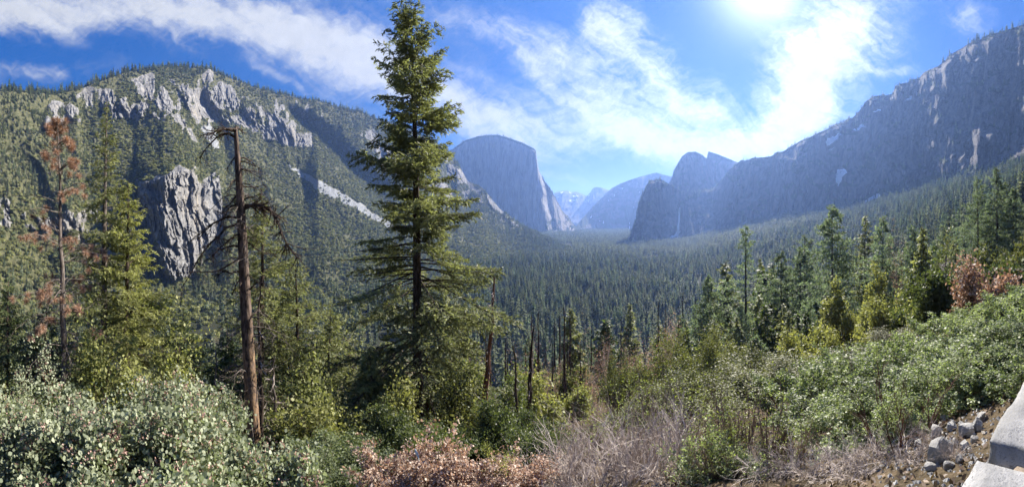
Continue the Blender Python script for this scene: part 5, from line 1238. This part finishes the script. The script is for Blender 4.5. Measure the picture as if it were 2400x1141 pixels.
# ---- the pale strip caught in the dead manzanita
m_, t, o = mat('pale_plastic'); b = t.nodes.new('ShaderNodeBsdfPrincipled'); b.inputs['Base Color'].default_value = (.50, .66, .74, 1); b.inputs['Roughness'].default_value = .4; t.links.new(b.outputs[0], o.inputs['Surface'])
R = 4.15; cst = pt(978, 1066, R); rt = right_of(978); n = 7; u = np.linspace(0, 1, n); mb = MB()
w_ = .034 * np.array([.55, .8, 1, .95, .7, .4, .12]); c_ = cst + rt * (.05 * (u[:, None] - .5)) + np.array([0, 0, 1]) * (.065 - .135 * u[:, None]); fw = ahead(978)
V = np.stack([c_ - rt * w_[:, None] / 2, c_ - fw * .006, c_ + rt * w_[:, None] / 2, c_ + fw * .002], 1).reshape(-1, 3)
fc = [(i * 4 + j, i * 4 + (j + 1) % 4, i * 4 + 4 + (j + 1) % 4, i * 4 + 4 + j) for i in range(n - 1) for j in range(4)]
mb.add(V, np.array(fc)); mb.add(V[[0, 1, 2, 3, -4, -3, -2, -1]], np.array([(0, 3, 2, 1), (4, 5, 6, 7)]))
link('plastic_strip', mb.mesh('plastic_strip', [m_]), 'small pale blue strip caught upright among the dead pink leaves', 'litter')
# ---- fallen leaves and duff on the near slope
n = 26000; R = 1.5 + 34 * rng.random(n) ** 1.3; px = rng.uniform(-50, 2450, n); P_ = pt(px, HZ, R); P_[:, 2] = gz(P_[:, 0], P_[:, 1]) + .02
mb = MB(); nn = rng.normal(0, .4, (n, 3)); nn[:, 2] += 1; s_ = .05 * (1 + R / 9)
mb.cards(P_, unit(n), nn, s_, s_ * .5, 0, np.clip(rng.normal(.35, .25, n), 0, 1), 'diamond')
M['duff'] = leaf_mat('leaf_litter', (.05, .03, .018), (.28, .19, .12), .1)
link('leaf_litter', mb.mesh('leaf_litter', [M['duff']]), 'fallen leaves and bark scattered on the near slope', None, kind='stuff')

# ---- labels that single out each plant of a repeated kind: rank from the nearest, by landmark
MARKS = [(60, 'the far left edge'), (158, 'the rusty dying pine'), (285, 'the yellow-green fir'), (440, 'the small dark fir'), (600, 'the tall broken snag'), (770, 'the widest leafless oak'), (985, 'the tallest fir'), (1140, 'the leaning red trunk'), (1232, 'the thin leaning pair of dead trunks'),
         (1320, 'the lone round oak'), (1452, 'the pale leafless oak'), (1560, 'the clearing on the valley floor'), (1660, 'the bare leaning conifer'), (1748, 'the bare-spired pine'), (1831, 'the narrow pale pine'), (1950, 'the tallest pine'), (2040, 'the large spreading oak'), (2128, 'the pinkish leafless oak'), (2218, 'the bare-limbed dead tree'), (2292, 'the rust-leaved small tree'), (2370, 'the pale olive oak')]
ORD = ['nearest', 'second nearest', 'third nearest', 'fourth nearest', 'fifth nearest', 'sixth nearest', 'seventh nearest', 'eighth nearest']
def relabel(group, what, far):
    cl = {}
    for o in C.objects:
        if o.get('group') == group and o.parent is None:
            x, y, z = o.location; px = 1200 + F * math.atan2(x, y); m_ = min(MARKS, key=lambda q: abs(q[0] - px))[1]
            cl.setdefault(m_, []).append((math.hypot(x, y), o))
    for m_, l in cl.items():
        l.sort(key=lambda q: q[0])
        for i, (R, o) in enumerate(l):
            o['label'] = (ORD[i] + ' ' + what + ' by ' + m_) if i < 8 else far + ' by ' + m_
relabel('conifers of the right-hand slope', 'green slope conifer', 'one of the farther slope conifers')
relabel('conifers of the left slope', 'dark slope conifer', 'one of the farther dark conifers')
relabel('scattered conifers of the middle slope', 'scattered conifer', 'one of the farther scattered conifers')
relabel('young conifers at the foot of the right slope', 'young conifer', 'one of the farther young conifers')
relabel('oaks of the middle slope', 'rounded slope oak', 'one of the farther rounded oaks')
relabel('oaks of the left slope', 'dark rounded oak', 'one of the farther dark oaks')
relabel('oaks of the right-hand slope', 'rounded oak among the conifers', 'one of the farther rounded oaks among conifers')
relabel('burnt poles on the middle slope', 'blackened bare pole', 'one of the farther blackened poles')
relabel('smaller leafless oaks on the middle slope', 'leafless grey oak', 'one of the farther leafless grey oaks')
relabel('oak brush below the pines', 'olive belt bush', 'one of the farther belt bushes')
def relabel_row(group, bands, what, frm):
    l = [o for o in C.objects if o.get('group') == group and o.parent is None]
    for lo, hi, bn in bands:
        q = sorted([o for o in l if lo <= math.hypot(o.location.x, o.location.y) < hi], key=lambda o: -math.atan2(o.location.x, o.location.y))
        for i, o in enumerate(q): o['label'] = ['first', 'second', 'third', 'fourth', 'fifth', 'sixth', 'seventh', 'eighth', 'ninth', 'tenth', 'eleventh', 'twelfth'][i] + ' ' + what + ' of the ' + bn + ' row, counted from ' + frm
relabel_row('green manzanita on the right bank', [(0, 5.3, 'lowest'), (5.3, 7.5, 'front'), (7.5, 10, 'middle'), (10, 20, 'back')], 'green manzanita', 'the stone wall')
relabel_row('dead pink-brown manzanita', [(0, 4.55, 'front'), (4.55, 9, 'back')], 'dead pink-leaved manzanita', 'the bare shrubs')
relabel_row('low bushes behind the dead pink manzanita', [(0, 19, 'shaded')], 'low grey-green bush', 'the bare shrubs')
relabel_row('bare twigs in the green manzanita', [(0, 19, 'bank')], 'bare brown twig clump', 'the stone wall')
relabel_row('tangled bleached shrubs', [(0, 4.9, 'front'), (4.9, 9, 'back')], 'bleached tangled shrub', 'the green manzanita')
relabel_row('low pale twig shrubs', [(0, 9, 'low')], 'pale twig heap', 'the rubble')
relabel_row('budding brown thickets', [(0, 19, 'only')], 'budding brown thicket', 'the green manzanita')
relabel_row('manzanita sprigs among the twigs', [(0, 9, 'only')], 'bright manzanita sprig', 'the green manzanita')
relabel_row('fans of dark straight twigs', [(0, 9, 'only')], 'dark straight-twigged shrub', 'the green manzanita')
tri = {}
for o in C.objects:
    if o.type == 'MESH' and o.data.name not in tri: tri[o.data.name] = len(o.data.loops) - 2 * len(o.data.polygons)
print('TRIS', sum(tri.values()), sorted(((v, k) for k, v in tri.items()), reverse=True)[:14])
